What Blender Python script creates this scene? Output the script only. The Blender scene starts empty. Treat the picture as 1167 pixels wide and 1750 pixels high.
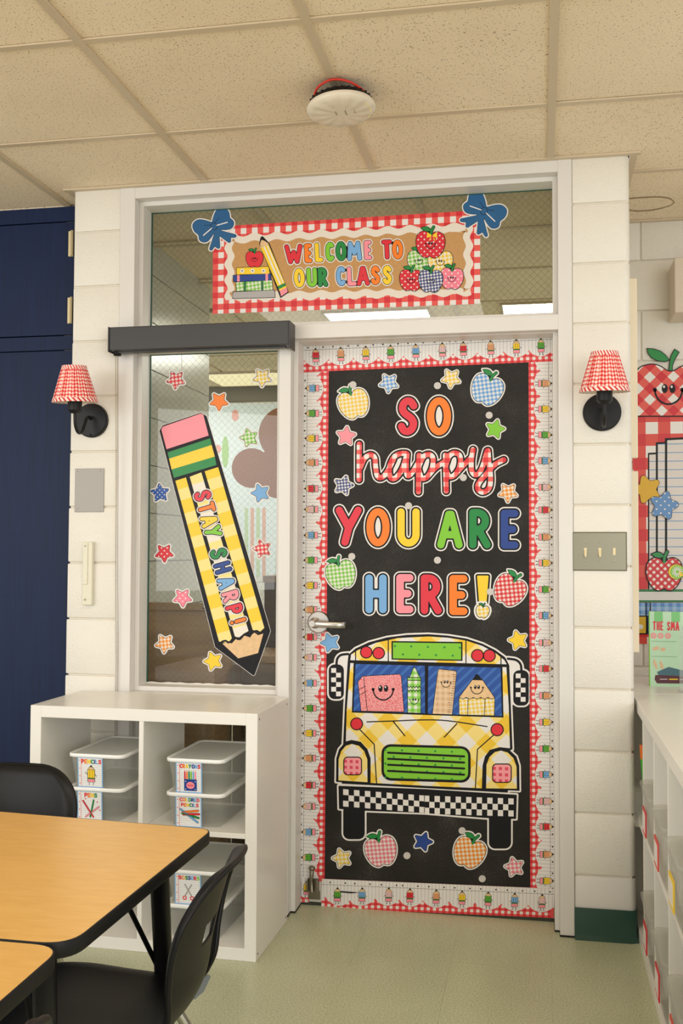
import bpy, bmesh, math, random
import numpy as np
from mathutils import Vector, Matrix
from mathutils.geometry import tessellate_polygon
random.seed(4)
C = bpy.context.scene
COL = C.collection
# ------------------------------------------------------------------ camera
CAM = np.array([0.0, -3.54114, 1.26779]); FPX = 1771.698
YAW, PITCH, ROLL = 0.18936, 0.03708, 0.00415
def cam_axes():
    cy, sy, cp, sp, cr, sr = math.cos(YAW), math.sin(YAW), math.cos(PITCH), math.sin(PITCH), math.cos(ROLL), math.sin(ROLL)
    r = np.array([cy, sy, 0.]); f = np.array([-sy*cp, cy*cp, sp]); u = np.cross(r, f)
    return np.array([cr*r+sr*u, -sr*r+cr*u, f])
AX = cam_axes()
cd = bpy.data.cameras.new('camera'); cam = bpy.data.objects.new('camera', cd); COL.objects.link(cam)
cd.sensor_fit = 'VERTICAL'; cd.sensor_height = 36.0; cd.lens = FPX/1750*36; cd.clip_start = .05
M3 = Matrix((AX[0], AX[1], -AX[2])).transposed()
cam.matrix_world = Matrix.Translation(Vector(CAM)) @ M3.to_4x4()
C.camera = cam
# ------------------------------------------------------------------ world, lights, exposure
W = bpy.data.worlds.new('world'); C.world = W; W.use_nodes = True
W.node_tree.nodes['Background'].inputs[0].default_value = (.985, .99, 1.0, 1)
W.node_tree.nodes['Background'].inputs[1].default_value = .86
def area(name, loc, target, sx, sy, power, col):
    l = bpy.data.lights.new(name, 'AREA'); l.shape = 'RECTANGLE'; l.size = sx; l.size_y = sy; l.energy = power; l.color = col
    o = bpy.data.objects.new(name, l); COL.objects.link(o); o.location = loc
    o.rotation_euler = (Vector(target)-Vector(loc)).to_track_quat('-Z', 'Y').to_euler(); return o
area('daylight_fill', (-3.6, -4.6, 1.7), (-.3, .2, 1.1), 3.0, 1.6, 60, (1, .995, .985))
area('daylight_fill', (2.2, -6.0, 1.5), (-.4, .2, .8), 2.6, 1.6, 62, (1, .99, .975))  # added fill from the right to lift alcove and lower wall, no known window
area('fluorescent_light', (-.9, -1.9, 2.56), (-.9, -1.9, 0), 1.2, .6, 12, (1, .95, .88))
area('fluorescent_light', (.9, -3.6, 2.56), (.9, -3.6, 0), 1.2, .6, 14, (1, .95, .88))
area('fluorescent_light', (1.3, -.9, 2.56), (1.3, -.9, 0), .6, 1.2, 7, (1, .97, .92))
area('hall_light', (-.5, 2.7, 2.5), (-.5, 2.7, 0), 1.2, .6, 25, (1, .95, .86))
area('hall_light', (-2.6, 3.4, 2.5), (-2.4, 3.6, 0), 1.2, .6, 16, (1, .95, .84))
C.view_settings.view_transform = 'Standard'; C.view_settings.look = 'None'
C.view_settings.gamma = 1; C.view_settings.use_curve_mapping = False; C.view_settings.exposure = .21

# ------------------------------------------------------------------ helpers
def at(px, py, axis, val):
    """point of a real plane seen at a place in the photograph"""
    d = AX.T @ np.array([px-583.5, 875.-py, FPX]); t = (val-CAM[axis])/d[axis]
    return CAM+t*d
def lin(c):
    c = c/255.; return c/12.92 if c <= .04045 else ((c+.055)/1.055)**2.4
def rgb(r, g, b): return (lin(r), lin(g), lin(b), 1)
MATS = {}
def base_mat(name, rough=.5, metal=0., coat=0.):
    m = bpy.data.materials.new(name); m.use_nodes = True; b = m.node_tree.nodes['Principled BSDF']
    b.inputs['Roughness'].default_value = rough; b.inputs['Metallic'].default_value = metal; b.inputs['Coat Weight'].default_value = coat
    MATS[name] = m; return m, m.node_tree, b
def N(t, kind, **kw):
    n = t.nodes.new(kind)
    for k, v in kw.items():
        if isinstance(k, str) and k.startswith('i_'):
            n.inputs[int(k[2:])].default_value = v
        else: setattr(n, k, v)
    return n
def math_n(t, op, a, b=None):
    n = t.nodes.new('ShaderNodeMath'); n.operation = op
    for i, v in enumerate((a, b)):
        if v is None: continue
        if isinstance(v, (int, float)): n.inputs[i].default_value = v
        else: t.links.new(v, n.inputs[i])
    return n.outputs[0]
def ramp(t, fac, stops, interp='LINEAR'):
    r = t.nodes.new('ShaderNodeValToRGB'); r.color_ramp.interpolation = interp; e = r.color_ramp.elements
    while len(e) < len(stops): e.new(.5)
    for el, (p, c) in zip(e, stops): el.position = p; el.color = c
    t.links.new(fac, r.inputs[0]); return r.outputs[0]
def obj_uv(t, rot=0., uv=False, axes='xz'):
    tc = t.nodes.new('ShaderNodeTexCoord'); sp = t.nodes.new('ShaderNodeSeparateXYZ')
    t.links.new(tc.outputs['UV' if uv else 'Object'], sp.inputs[0])
    a = sp.outputs[0]; b = sp.outputs[1] if (uv or axes == 'xy') else sp.outputs[2]
    if axes == 'yz' and not uv: a = sp.outputs[1]
    if rot:
        c, s = math.cos(rot), math.sin(rot)
        u = math_n(t, 'ADD', math_n(t, 'MULTIPLY', a, c), math_n(t, 'MULTIPLY', b, s))
        v = math_n(t, 'SUBTRACT', math_n(t, 'MULTIPLY', b, c), math_n(t, 'MULTIPLY', a, s))
        return u, v
    return a, b
def flat(name, col, rough=.5, metal=0., coat=0., noise=0., nscale=30., bump=0., bscale=200., detail=2.):
    m, t, b = base_mat(name, rough, metal, coat)
    if noise:
        tc = N(t, 'ShaderNodeTexCoord'); nz = N(t, 'ShaderNodeTexNoise'); nz.inputs['Scale'].default_value = nscale; nz.inputs['Detail'].default_value = detail
        t.links.new(tc.outputs['Object'], nz.inputs['Vector'])
        c1 = tuple(x*(1-noise) for x in col[:3])+(1,); c2 = tuple(min(1, x*(1+noise)) for x in col[:3])+(1,)
        t.links.new(ramp(t, nz.outputs[0], [(.3, c1), (.7, c2)]), b.inputs['Base Color'])
    else: b.inputs['Base Color'].default_value = col
    if bump:
        tc = N(t, 'ShaderNodeTexCoord'); nz = N(t, 'ShaderNodeTexNoise'); nz.inputs['Scale'].default_value = bscale; nz.inputs['Detail'].default_value = 4
        t.links.new(tc.outputs['Object'], nz.inputs['Vector'])
        bp = N(t, 'ShaderNodeBump'); bp.inputs['Strength'].default_value = bump; bp.inputs['Distance'].default_value = .003
        t.links.new(nz.outputs[0], bp.inputs['Height']); t.links.new(bp.outputs[0], b.inputs['Normal'])
    return m
def gingham(name, cols, period, rot=0., uv=False, rough=.45, axes='xz'):
    """cols: none, one band, two bands"""
    m, t, b = base_mat(name, rough)
    u, v = obj_uv(t, rot, uv, axes)
    A = math_n(t, 'GREATER_THAN', math_n(t, 'FRACT', math_n(t, 'MULTIPLY', u, 1/period)), .5)
    B = math_n(t, 'GREATER_THAN', math_n(t, 'FRACT', math_n(t, 'MULTIPLY', v, 1/period)), .5)
    s = math_n(t, 'MULTIPLY', math_n(t, 'ADD', A, B), .5)
    t.links.new(ramp(t, s, [(0, cols[0]), (.3, cols[1]), (.8, cols[2])], 'CONSTANT'), b.inputs['Base Color']); return m
def dots(name, bg, fg, period, r=.18, rot=.785, rough=.45):
    m, t, b = base_mat(name, rough); u, v = obj_uv(t, rot)
    fu = math_n(t, 'SUBTRACT', math_n(t, 'FRACT', math_n(t, 'MULTIPLY', u, 1/period)), .5)
    fv = math_n(t, 'SUBTRACT', math_n(t, 'FRACT', math_n(t, 'MULTIPLY', v, 1/period)), .5)
    d = math_n(t, 'ADD', math_n(t, 'MULTIPLY', fu, fu), math_n(t, 'MULTIPLY', fv, fv))
    t.links.new(ramp(t, math_n(t, 'LESS_THAN', d, r*r), [(0, bg), (.5, fg)], 'CONSTANT'), b.inputs['Base Color']); return m
def stripes(name, bg, fg, period, duty=.5, rot=0., rough=.45, uv=False, axes='xz'):
    m, t, b = base_mat(name, rough); u, v = obj_uv(t, rot, uv, axes)
    t.links.new(ramp(t, math_n(t, 'LESS_THAN', math_n(t, 'FRACT', math_n(t, 'MULTIPLY', u, 1/period)), duty), [(0, bg), (.5, fg)], 'CONSTANT'), b.inputs['Base Color']); return m

WHT = rgb(234, 229, 224)
P = dict(
 white=flat('paper_white', WHT, .5), black=flat('ink_black', rgb(17, 16, 20), .42), red=flat('ink_red', rgb(222, 36, 52), .4), orange=flat('ink_orange', rgb(246, 126, 24), .4),
 yellow=flat('ink_yellow', rgb(248, 208, 40), .4), lime=flat('ink_lime', rgb(128, 200, 46), .4), green=flat('ink_green', rgb(12, 134, 58), .4), navy=flat('ink_navy', rgb(24, 62, 142), .4),
 sky=flat('ink_sky', rgb(118, 172, 222), .4), pink=flat('ink_pink', rgb(246, 146, 158), .4), wood=flat('ink_wood', rgb(230, 192, 142), .45, noise=.08, nscale=60),
 darkgreen=flat('ink_dark_green', rgb(30, 110, 52), .4), coral=flat('ink_coral', rgb(224, 46, 64), .4), bowblue=flat('ink_bow_blue', rgb(28, 92, 142), .4), kraft=flat('kraft_brown', rgb(196, 148, 92), .7, noise=.05, nscale=90),
 grey=flat('ink_grey', rgb(176, 172, 170), .5), brown=flat('ink_brown', rgb(140, 84, 60), .5), tan=flat('ink_tan', rgb(226, 190, 150), .5), brick=flat('ink_red_soft', rgb(226, 84, 74), .5),
 ricrac=flat('rickrack_white', rgb(232, 222, 208), .7))
def gh(n, full, mid, period, rot=0., bg=WHT): P[n] = gingham(n, [bg, mid, full], period, rot)
gh('g_red', rgb(216, 32, 42), rgb(234, 92, 84), .0225); gh('g_red_small', rgb(206, 30, 44), rgb(232, 110, 104), .0145, .1); gh('g_red_border', rgb(214, 34, 46), rgb(232, 92, 88), .0222)
gh('g_blue', rgb(92, 150, 212), rgb(160, 192, 226), .014, .12); gh('g_yellow', rgb(238, 196, 60), rgb(242, 218, 140), .014, .12); gh('g_green', rgb(112, 186, 62), rgb(176, 214, 140), .014, .12)
gh('g_navy', rgb(34, 50, 110), rgb(126, 132, 168), .011, .1); gh('g_orange', rgb(232, 132, 30), rgb(240, 182, 116), .014, .12); gh('g_pink', rgb(226, 110, 126), rgb(236, 172, 178), .014, .12)
gh('g_banner', rgb(212, 32, 46), rgb(230, 84, 76), .043); gh('g_bus', rgb(240, 196, 44), rgb(246, 220, 130), .098, .785); gh('g_pencil', rgb(246, 206, 48), rgb(248, 224, 136), .075, -.26)
gh('g_happy', rgb(222, 34, 48), rgb(238, 104, 96), .034); gh('g_lime', rgb(120, 194, 60), rgb(160, 214, 112), .022); gh('g_ruler', rgb(214, 172, 126), rgb(226, 190, 150), .02, 0, rgb(232, 202, 166))
gh('g_plaid', rgb(226, 66, 96), rgb(250, 158, 164), .021, 0, rgb(250, 158, 164)); gh('g_bigapple', rgb(206, 24, 40), rgb(224, 86, 74), .064, .785); gh('g_board', rgb(206, 38, 44), rgb(218, 74, 62), .095, 0)
gh('g_blueboard', rgb(86, 132, 190), rgb(126, 168, 212), .03, 0, rgb(160, 190, 220)); gh('g_apple_tiny', rgb(200, 30, 44), rgb(214, 60, 60), .02, .785)
P['d_blue'] = dots('d_blue', rgb(30, 84, 168), WHT, .0125); P['d_red'] = dots('d_red', rgb(216, 30, 48), WHT, .0155); P['d_pink'] = dots('d_pink', rgb(244, 128, 150), WHT, .0155)
P['d_green'] = dots('d_green', rgb(128, 200, 46), rgb(22, 130, 60), .043, .11); P['d_sky'] = dots('d_sky', rgb(96, 142, 196), WHT, .022, .15); P['d_yellow'] = dots('d_yellow', rgb(222, 180, 50), WHT, .05, .2)
P['shield'] = stripes('windshield_blue', rgb(24, 76, 158), rgb(52, 104, 180), .026, .35, -.8)
P['softred'] = flat('border_red', rgb(232, 84, 82), .45); P['deepred'] = flat('border_deep_red', rgb(214, 36, 50), .45)
P['glitter'] = None
def glitter():
    m, t, b = base_mat('red_glitter', .5); tc = N(t, 'ShaderNodeTexCoord'); nz = N(t, 'ShaderNodeTexNoise'); nz.inputs['Scale'].default_value = 420; nz.inputs['Detail'].default_value = 3
    t.links.new(tc.outputs['Object'], nz.inputs['Vector']); t.links.new(ramp(t, nz.outputs[0], [(.42, rgb(222, 60, 74)), (.58, rgb(246, 190, 190))]), b.inputs['Base Color']); return m
P['glitter'] = glitter()
def chalkboard():
    m, t, b = base_mat('chalkboard_paper', .55); tc = N(t, 'ShaderNodeTexCoord')
    nz = N(t, 'ShaderNodeTexNoise'); nz.inputs['Scale'].default_value = 320; nz.inputs['Detail'].default_value = 5; nz.inputs['Roughness'].default_value = .75
    n2 = N(t, 'ShaderNodeTexNoise'); n2.inputs['Scale'].default_value = 7; n2.inputs['Detail'].default_value = 5
    t.links.new(tc.outputs['Object'], nz.inputs['Vector']); t.links.new(tc.outputs['Object'], n2.inputs['Vector'])
    s = math_n(t, 'ADD', math_n(t, 'MULTIPLY', nz.outputs[0], .75), math_n(t, 'MULTIPLY', n2.outputs[0], .25))
    t.links.new(ramp(t, s, [(.36, rgb(25, 23, 21)), (.53, rgb(38, 35, 32)), (.60, rgb(66, 62, 58)), (.68, rgb(170, 166, 160))]), b.inputs['Base Color']); return m
P['chalk'] = chalkboard()
def lined(name, col, line, period, axis, rough=.5):
    P[name] = stripes(name, col, line, period, .1, 0 if axis == 'u' else math.pi/2, rough)
lined('lined_v', WHT, rgb(176, 176, 186), .0125, 'u'); lined('lined_h', WHT, rgb(176, 176, 186), .0125, 'v'); lined('lined_blue', rgb(222, 214, 208), rgb(120, 158, 200), .034, 'v')
lined('lined_card', rgb(240, 238, 236), rgb(170, 186, 210), .0065, 'v')
P['stripe_green'] = stripes('stripe_green', rgb(196, 232, 180), rgb(92, 188, 96), .04, .5)

PAINT = flat('frame_paint', rgb(224, 220, 214), .38, noise=.015, nscale=4)
BLOCK = flat('block_paint', rgb(232, 224, 208), .5, bump=.5, bscale=75)
def block_mat():
    m, t, b = base_mat('painted_block', .42); b.inputs['Base Color'].default_value = rgb(232, 227, 216); tc = N(t, 'ShaderNodeTexCoord')
    oi = N(t, 'ShaderNodeObjectInfo'); mp = N(t, 'ShaderNodeVectorMath', operation='ADD'); t.links.new(tc.outputs['Object'], mp.inputs[0]); t.links.new(oi.outputs['Location'], mp.inputs[1])
    nz = N(t, 'ShaderNodeTexNoise'); nz.inputs['Scale'].default_value = 150; nz.inputs['Detail'].default_value = 4
    vo = N(t, 'ShaderNodeTexVoronoi'); vo.inputs['Scale'].default_value = 55
    t.links.new(mp.outputs[0], nz.inputs['Vector']); t.links.new(mp.outputs[0], vo.inputs['Vector'])
    h = math_n(t, 'ADD', nz.outputs[0], math_n(t, 'MINIMUM', math_n(t, 'MULTIPLY', vo.outputs[0], 2.5), .5))
    bp = N(t, 'ShaderNodeBump'); bp.inputs['Strength'].default_value = .75; bp.inputs['Distance'].default_value = .0025
    t.links.new(h, bp.inputs['Height']); t.links.new(bp.outputs[0], b.inputs['Normal']); return m
BLOCK = block_mat()
MORTAR = flat('painted_mortar', rgb(222, 214, 198), .6)
def ceil_mat():
    m, t, b = base_mat('ceiling_tile', .9); tc = N(t, 'ShaderNodeTexCoord'); oi = N(t, 'ShaderNodeObjectInfo'); mp = N(t, 'ShaderNodeVectorMath', operation='ADD')
    t.links.new(tc.outputs['Object'], mp.inputs[0]); t.links.new(oi.outputs['Location'], mp.inputs[1])
    vo = N(t, 'ShaderNodeTexNoise'); vo.inputs['Scale'].default_value = 210; vo.inputs['Detail'].default_value = 1.5
    n2 = N(t, 'ShaderNodeTexNoise'); n2.inputs['Scale'].default_value = 300; n2.inputs['Detail'].default_value = 2
    n3 = N(t, 'ShaderNodeTexNoise'); n3.inputs['Scale'].default_value = 2.5
    for n in (vo, n2, n3): t.links.new(mp.outputs[0], n.inputs['Vector'])
    base = ramp(t, n3.outputs[0], [(.3, rgb(236, 217, 188)), (.7, rgb(244, 226, 198))])
    fac = ramp(t, vo.outputs[0], [(.64, (0, 0, 0, 1)), (.69, (1, 1, 1, 1))])
    mx = N(t, 'ShaderNodeMix', data_type='RGBA'); t.links.new(fac, mx.inputs[0]); t.links.new(base, mx.inputs[6]); mx.inputs[7].default_value = rgb(134, 112, 86)
    t.links.new(mx.outputs[2], b.inputs['Base Color'])
    bp = N(t, 'ShaderNodeBump'); bp.inputs['Strength'].default_value = .35; bp.inputs['Distance'].default_value = .002
    t.links.new(n2.outputs[0], bp.inputs['Height']); t.links.new(bp.outputs[0], b.inputs['Normal']); return m
CEIL = ceil_mat()
TBAR = flat('ceiling_grid_metal', rgb(206, 188, 160), .45)
STAIN = flat('water_stain', rgb(160, 136, 100), .9)
def floor_mat():
    m, t, b = base_mat('vinyl_tile', .32); tc = N(t, 'ShaderNodeTexCoord'); oi = N(t, 'ShaderNodeObjectInfo'); mp = N(t, 'ShaderNodeVectorMath', operation='ADD')
    t.links.new(tc.outputs['Object'], mp.inputs[0]); t.links.new(oi.outputs['Location'], mp.inputs[1])
    n1 = N(t, 'ShaderNodeTexNoise'); n1.inputs['Scale'].default_value = 210; n1.inputs['Detail'].default_value = 3
    n2 = N(t, 'ShaderNodeTexNoise'); n2.inputs['Scale'].default_value = 5
    for n in (n1, n2): t.links.new(mp.outputs[0], n.inputs['Vector'])
    s = math_n(t, 'ADD', n1.outputs[0], math_n(t, 'MULTIPLY', math_n(t, 'SUBTRACT', n2.outputs[0], .5), .12))
    t.links.new(ramp(t, s, [(.30, rgb(142, 144, 114)), (.42, rgb(182, 184, 150)), (.55, rgb(192, 194, 160)), (.70, rgb(214, 216, 186))]), b.inputs['Base Color']); return m
FLOOR = floor_mat()
def wood_mat(name, c1, c2, scale=(1, 12, 12), rough=.35, coat=0., vary=.5):
    m, t, b = base_mat(name, rough, 0, coat); tc = N(t, 'ShaderNodeTexCoord'); mp = N(t, 'ShaderNodeMapping'); mp.inputs['Scale'].default_value = scale
    nz = N(t, 'ShaderNodeTexNoise'); nz.inputs['Scale'].default_value = 3; nz.inputs['Detail'].default_value = 7; nz.inputs['Distortion'].default_value = .6
    t.links.new(tc.outputs['Object'], mp.inputs[0]); t.links.new(mp.outputs[0], nz.inputs['Vector']); t.links.new(ramp(t, nz.outputs[0], [(.3, c1), (.7, c2)]), b.inputs['Base Color']); return m
MAPLE = wood_mat('maple_laminate', rgb(216, 166, 88), rgb(226, 178, 100), (5, 22, 22), .3)
NAVYWOOD = wood_mat('navy_painted_wood', rgb(10, 27, 60), rgb(14, 34, 72), (30, 30, 1.2), .5)
HALLWOOD = wood_mat('hall_cabinet_wood', rgb(156, 122, 86), rgb(178, 144, 104), (2, 2, 14), .4)
DARKWOOD = wood_mat('hall_dark_wood', rgb(92, 74, 58), rgb(112, 90, 70), (2, 2, 14), .4)
SHELFW = flat('white_shelf_foil', rgb(238, 234, 226), .28)
BLACKPL = flat('black_plastic', rgb(19, 18, 18), .42, bump=.12, bscale=500)
BLACKMET = flat('black_metal', rgb(30, 29, 30), .4)
BLACKEDGE = flat('black_edge_band', rgb(24, 23, 22), .5)
CHROME = flat('chrome', rgb(210, 208, 204), .16, 1.)
SATIN = flat('satin_steel', rgb(190, 186, 178), .3, 1.)
BRASSP = flat('aged_switch_plate', rgb(136, 133, 116), .4, 1.)
IVORY = flat('ivory_plastic', rgb(232, 214, 170), .4)
CREAMPL = flat('cream_plastic', rgb(226, 222, 200), .45)
GREYPLATE = flat('grey_painted_plate', rgb(150, 144, 136), .4, .2)
GREEN = flat('green_rubber_cove', rgb(40, 74, 62), .42, noise=.06, nscale=6)
CASS = flat('blind_cassette_black', rgb(50, 49, 50), .38)
GASK = flat('green_glazing_edge', rgb(40, 84, 70), .5)
PUTTY = flat('paint_runs', rgb(226, 221, 212), .5)
DARK = flat('dark_gap', rgb(24, 24, 22), .7)
TROFFER = None
def emis(name, col, s):
    m, t, b = base_mat(name, .5); b.inputs['Base Color'].default_value = col; b.inputs['Emission Color'].default_value = col; b.inputs['Emission Strength'].default_value = s; return m
TROFFER = emis('troffer_diffuser', rgb(255, 248, 232), 5.0); TROFFER2 = emis('dim_troffer_diffuser', rgb(240, 226, 184), .62)
def glass_mat(name, tint, rough=0., alpha=.9, spec=.5):
    """thin sheet: mostly clear with a Fresnel mirror coat"""
    m = bpy.data.materials.new(name); m.use_nodes = True; t = m.node_tree; t.nodes.clear(); out = N(t, 'ShaderNodeOutputMaterial')
    tr = N(t, 'ShaderNodeBsdfTransparent'); tr.inputs[0].default_value = tint; gl = N(t, 'ShaderNodeBsdfGlossy'); gl.inputs['Roughness'].default_value = rough
    fr = N(t, 'ShaderNodeFresnel'); fr.inputs[0].default_value = 1.5; mx = N(t, 'ShaderNodeMixShader'); t.links.new(fr.outputs[0], mx.inputs[0]); t.links.new(tr.outputs[0], mx.inputs[1]); t.links.new(gl.outputs[0], mx.inputs[2])
    t.links.new(mx.outputs[0], out.inputs[0]); return m
GLASS = glass_mat('wired_window_glass', (.86, .90, .86, 1))
def milky(name, col, mixf, rough=.25):
    m = bpy.data.materials.new(name); m.use_nodes = True; t = m.node_tree; b0 = t.nodes['Principled BSDF']; out = t.nodes['Material Output']
    b0.inputs['Base Color'].default_value = col; b0.inputs['Roughness'].default_value = rough
    tl_ = N(t, 'ShaderNodeBsdfTranslucent'); tl_.inputs[0].default_value = col; b = N(t, 'ShaderNodeMixShader'); b.inputs[0].default_value = .6; t.links.new(b0.outputs[0], b.inputs[1]); t.links.new(tl_.outputs[0], b.inputs[2])
    tr = N(t, 'ShaderNodeBsdfTransparent'); tr.inputs[0].default_value = (.985, .985, .98, 1); mx = N(t, 'ShaderNodeMixShader'); mx.inputs[0].default_value = mixf
    t.links.new(tr.outputs[0], mx.inputs[1]); t.links.new(b.outputs[0], mx.inputs[2]); t.links.new(mx.outputs[0], out.inputs[0]); return m
BINP = milky('clear_bin_plastic', rgb(246, 247, 242), .2)
LIDP = flat('white_bin_lid', rgb(250, 249, 246), .3)
LIDT = milky('frosted_lid_panel', rgb(250, 250, 247), .97, .3)
TRAYP = milky('frosted_tray_plastic', rgb(244, 243, 236), .30)

for nm_ in ('chalkboard_paper', 'ink_black', 'black_plastic', 'navy_painted_wood', 'black_edge_band', 'black_metal'): MATS[nm_].node_tree.nodes['Principled BSDF'].inputs['Specular IOR Level'].default_value = .25
def link(o, parent=None):
    COL.objects.link(o)
    if parent: o.parent = parent
    return o
def tag(o, label=None, cat=None, group=None, kind=None):
    if label: o['label'] = label
    if cat: o['category'] = cat
    if group: o['group'] = group
    if kind: o['kind'] = kind
    return o
def empty(name, loc=(0, 0, 0), label=None, cat=None, group=None, kind=None, rz=0.):
    o = bpy.data.objects.new(name, None); o.empty_display_size = .05; o.location = loc; o.rotation_euler.z = rz; COL.objects.link(o); tag(o, label, cat, group, kind); return o
def origin_of(o): return Vector(o.get('_o', tuple(o.location)))
class MB:
    """collects shapes into one mesh"""
    def __init__(s): s.v = []; s.f = []; s.m = []; s.uv = {}; s.smooth = []
    def poly(s, pts, faces, mat=0, smooth=False, uvs=None):
        o = len(s.v); s.v += [tuple(map(float, p)) for p in pts]
        for k, f in enumerate(faces):
            if uvs: s.uv[len(s.f)] = [uvs[i] for i in f]
            s.f.append(tuple(i+o for i in f)); s.m.append(mat); s.smooth.append(smooth)
        return s
    def box(s, x0, x1, y0, y1, z0, z1, mat=0, bevel=0., seg=2):
        bm = bmesh.new(); bmesh.ops.create_cube(bm, size=1)
        for v in bm.verts: v.co = Vector(((x0+x1)/2+v.co.x*(x1-x0), (y0+y1)/2+v.co.y*(y1-y0), (z0+z1)/2+v.co.z*(z1-z0)))
        if bevel: bmesh.ops.bevel(bm, geom=bm.edges[:], offset=bevel, segments=seg, affect='EDGES', profile=.5)
        s.bm(bm, mat, False); return s
    def bm(s, bm, mat=0, smooth=False):
        bm.verts.index_update(); s.poly([v.co for v in bm.verts], [[v.index for v in f.verts] for f in bm.faces], mat, smooth); bm.free()
    def prism(s, pts, z0, z1, mat=0, side=None):
        """xy polygon extruded in z"""
        n = len(pts); tri = tessellate_polygon([[Vector((p[0], p[1], 0)) for p in pts]])
        s.poly([(p[0], p[1], z1) for p in pts], [t for t in tri], mat); s.poly([(p[0], p[1], z0) for p in pts], [t for t in tri], mat)
        s.poly([(p[0], p[1], z0) for p in pts]+[(p[0], p[1], z1) for p in pts], [(i, (i+1) % n, n+(i+1) % n, n+i) for i in range(n)], mat if side is None else side, True); return s
    def tube(s, pts, r, mat=0, n=10, cap=True, closed=False):
        pts = [Vector(p) for p in pts]; rs = r if isinstance(r, (list, tuple)) else [r]*len(pts); vs = []; fs = []; up = None
        for i, p in enumerate(pts):
            if closed: d = pts[(i+1) % len(pts)]-pts[i-1]
            else: d = pts[min(i+1, len(pts)-1)]-pts[max(i-1, 0)]
            d.normalize()
            if up is None: up = d.orthogonal().normalized()
            up = (up-d*up.dot(d)).normalized(); w = d.cross(up)
            for k in range(n):
                a = 2*math.pi*k/n; vs.append(p+(up*math.cos(a)+w*math.sin(a))*rs[i])
        L = len(pts)
        for i in range(L if closed else L-1):
            for k in range(n): fs.append((i*n+k, i*n+(k+1) % n, ((i+1) % L)*n+(k+1) % n, ((i+1) % L)*n+k))
        if cap and not closed: fs.append(tuple(range(n))); fs.append(tuple((L-1)*n+k for k in range(n)))
        s.poly(vs, fs, mat, True); return s
    def lathe(s, prof, center=(0, 0, 0), axis='z', mat=0, n=32, smooth=True):
        """prof: (radius, height along axis)"""
        vs = []; c = Vector(center)
        for r, h in prof:
            for k in range(n):
                a = 2*math.pi*k/n; x, y = r*math.cos(a), r*math.sin(a)
                vs.append(c+(Vector((x, y, h)) if axis == 'z' else Vector((x, h, y)) if axis == 'y' else Vector((h, x, y))))
        fs = [(i*n+k, i*n+(k+1) % n, (i+1)*n+(k+1) % n, (i+1)*n+k) for i in range(len(prof)-1) for k in range(n)]
        s.poly(vs, fs, mat, smooth); return s
    def build(s, name, mats, parent=None, origin=None, **kw):
        mats = mats if isinstance(mats, (list, tuple)) else [mats]
        a = np.array(s.v); o = Vector(origin) if origin is not None else Vector(((a[:, 0].min()+a[:, 0].max())/2, (a[:, 1].min()+a[:, 1].max())/2, a[:, 2].min()))
        me = bpy.data.meshes.new(name); me.from_pydata([tuple(Vector(v)-o) for v in s.v], [], s.f); me.update()
        for m in mats: me.materials.append(m)
        me.polygons.foreach_set('material_index', s.m); me.polygons.foreach_set('use_smooth', s.smooth)
        if s.uv:
            uvl = me.uv_layers.new(name='uv')
            for fi, uvs in s.uv.items():
                p = me.polygons[fi]
                for li, uv in zip(p.loop_indices, uvs): uvl.data[li].uv = uv
        ob = bpy.data.objects.new(name, me); ob['_o'] = tuple(o); COL.objects.link(ob)
        if parent: ob.parent = parent; ob.location = o-origin_of(parent)
        else: ob.location = o
        tag(ob, **kw); return ob
def sharp(o, ang=35):
    me = o.data; me.update()
    try: me.set_sharp_from_angle(angle=math.radians(ang))
    except Exception: pass
    return o
def spline(pts, n=8, closed=False):
    pts = [np.array(p, float) for p in pts]; out = []; L = len(pts)
    for i in range(L if closed else L-1):
        p0 = pts[(i-1) % L] if (closed or i > 0) else pts[0]*2-pts[1]; p1 = pts[i]; p2 = pts[(i+1) % L]
        p3 = pts[(i+2) % L] if (closed or i+2 < L) else p2*2-p1
        for k in range(n):
            t = k/n; out.append(.5*((2*p1)+(-p0+p2)*t+(2*p0-5*p1+4*p2-p3)*t*t+(-p0+3*p1-3*p2+p3)*t**3))
    if not closed: out.append(pts[-1])
    return [tuple(p) for p in out]

# ------------------------------------------------------------------ 2D cut paper: distance fields and contours
def d_lines(X, Y, lines):
    D = np.full(X.shape, 1e9)
    for ln in lines:
        if len(ln) == 1: D = np.minimum(D, np.hypot(X-ln[0][0], Y-ln[0][1])); continue
        for a, b in zip(ln[:-1], ln[1:]):
            dx, dy = b[0]-a[0], b[1]-a[1]; L = dx*dx+dy*dy+1e-12
            t = np.clip(((X-a[0])*dx+(Y-a[1])*dy)/L, 0, 1); D = np.minimum(D, np.hypot(X-a[0]-t*dx, Y-a[1]-t*dy))
    return D
def d_poly(X, Y, pts):
    D = d_lines(X, Y, [list(pts)+[pts[0]]]); ins = np.zeros(X.shape, bool); n = len(pts)
    for i in range(n):
        (x1, y1), (x2, y2) = pts[i], pts[(i+1) % n]
        if y1 == y2: continue
        c = ((y1 > Y) != (y2 > Y)) & (X < (x2-x1)*(Y-y1)/(y2-y1)+x1); ins ^= c
    return np.where(ins, -D, D)
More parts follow.
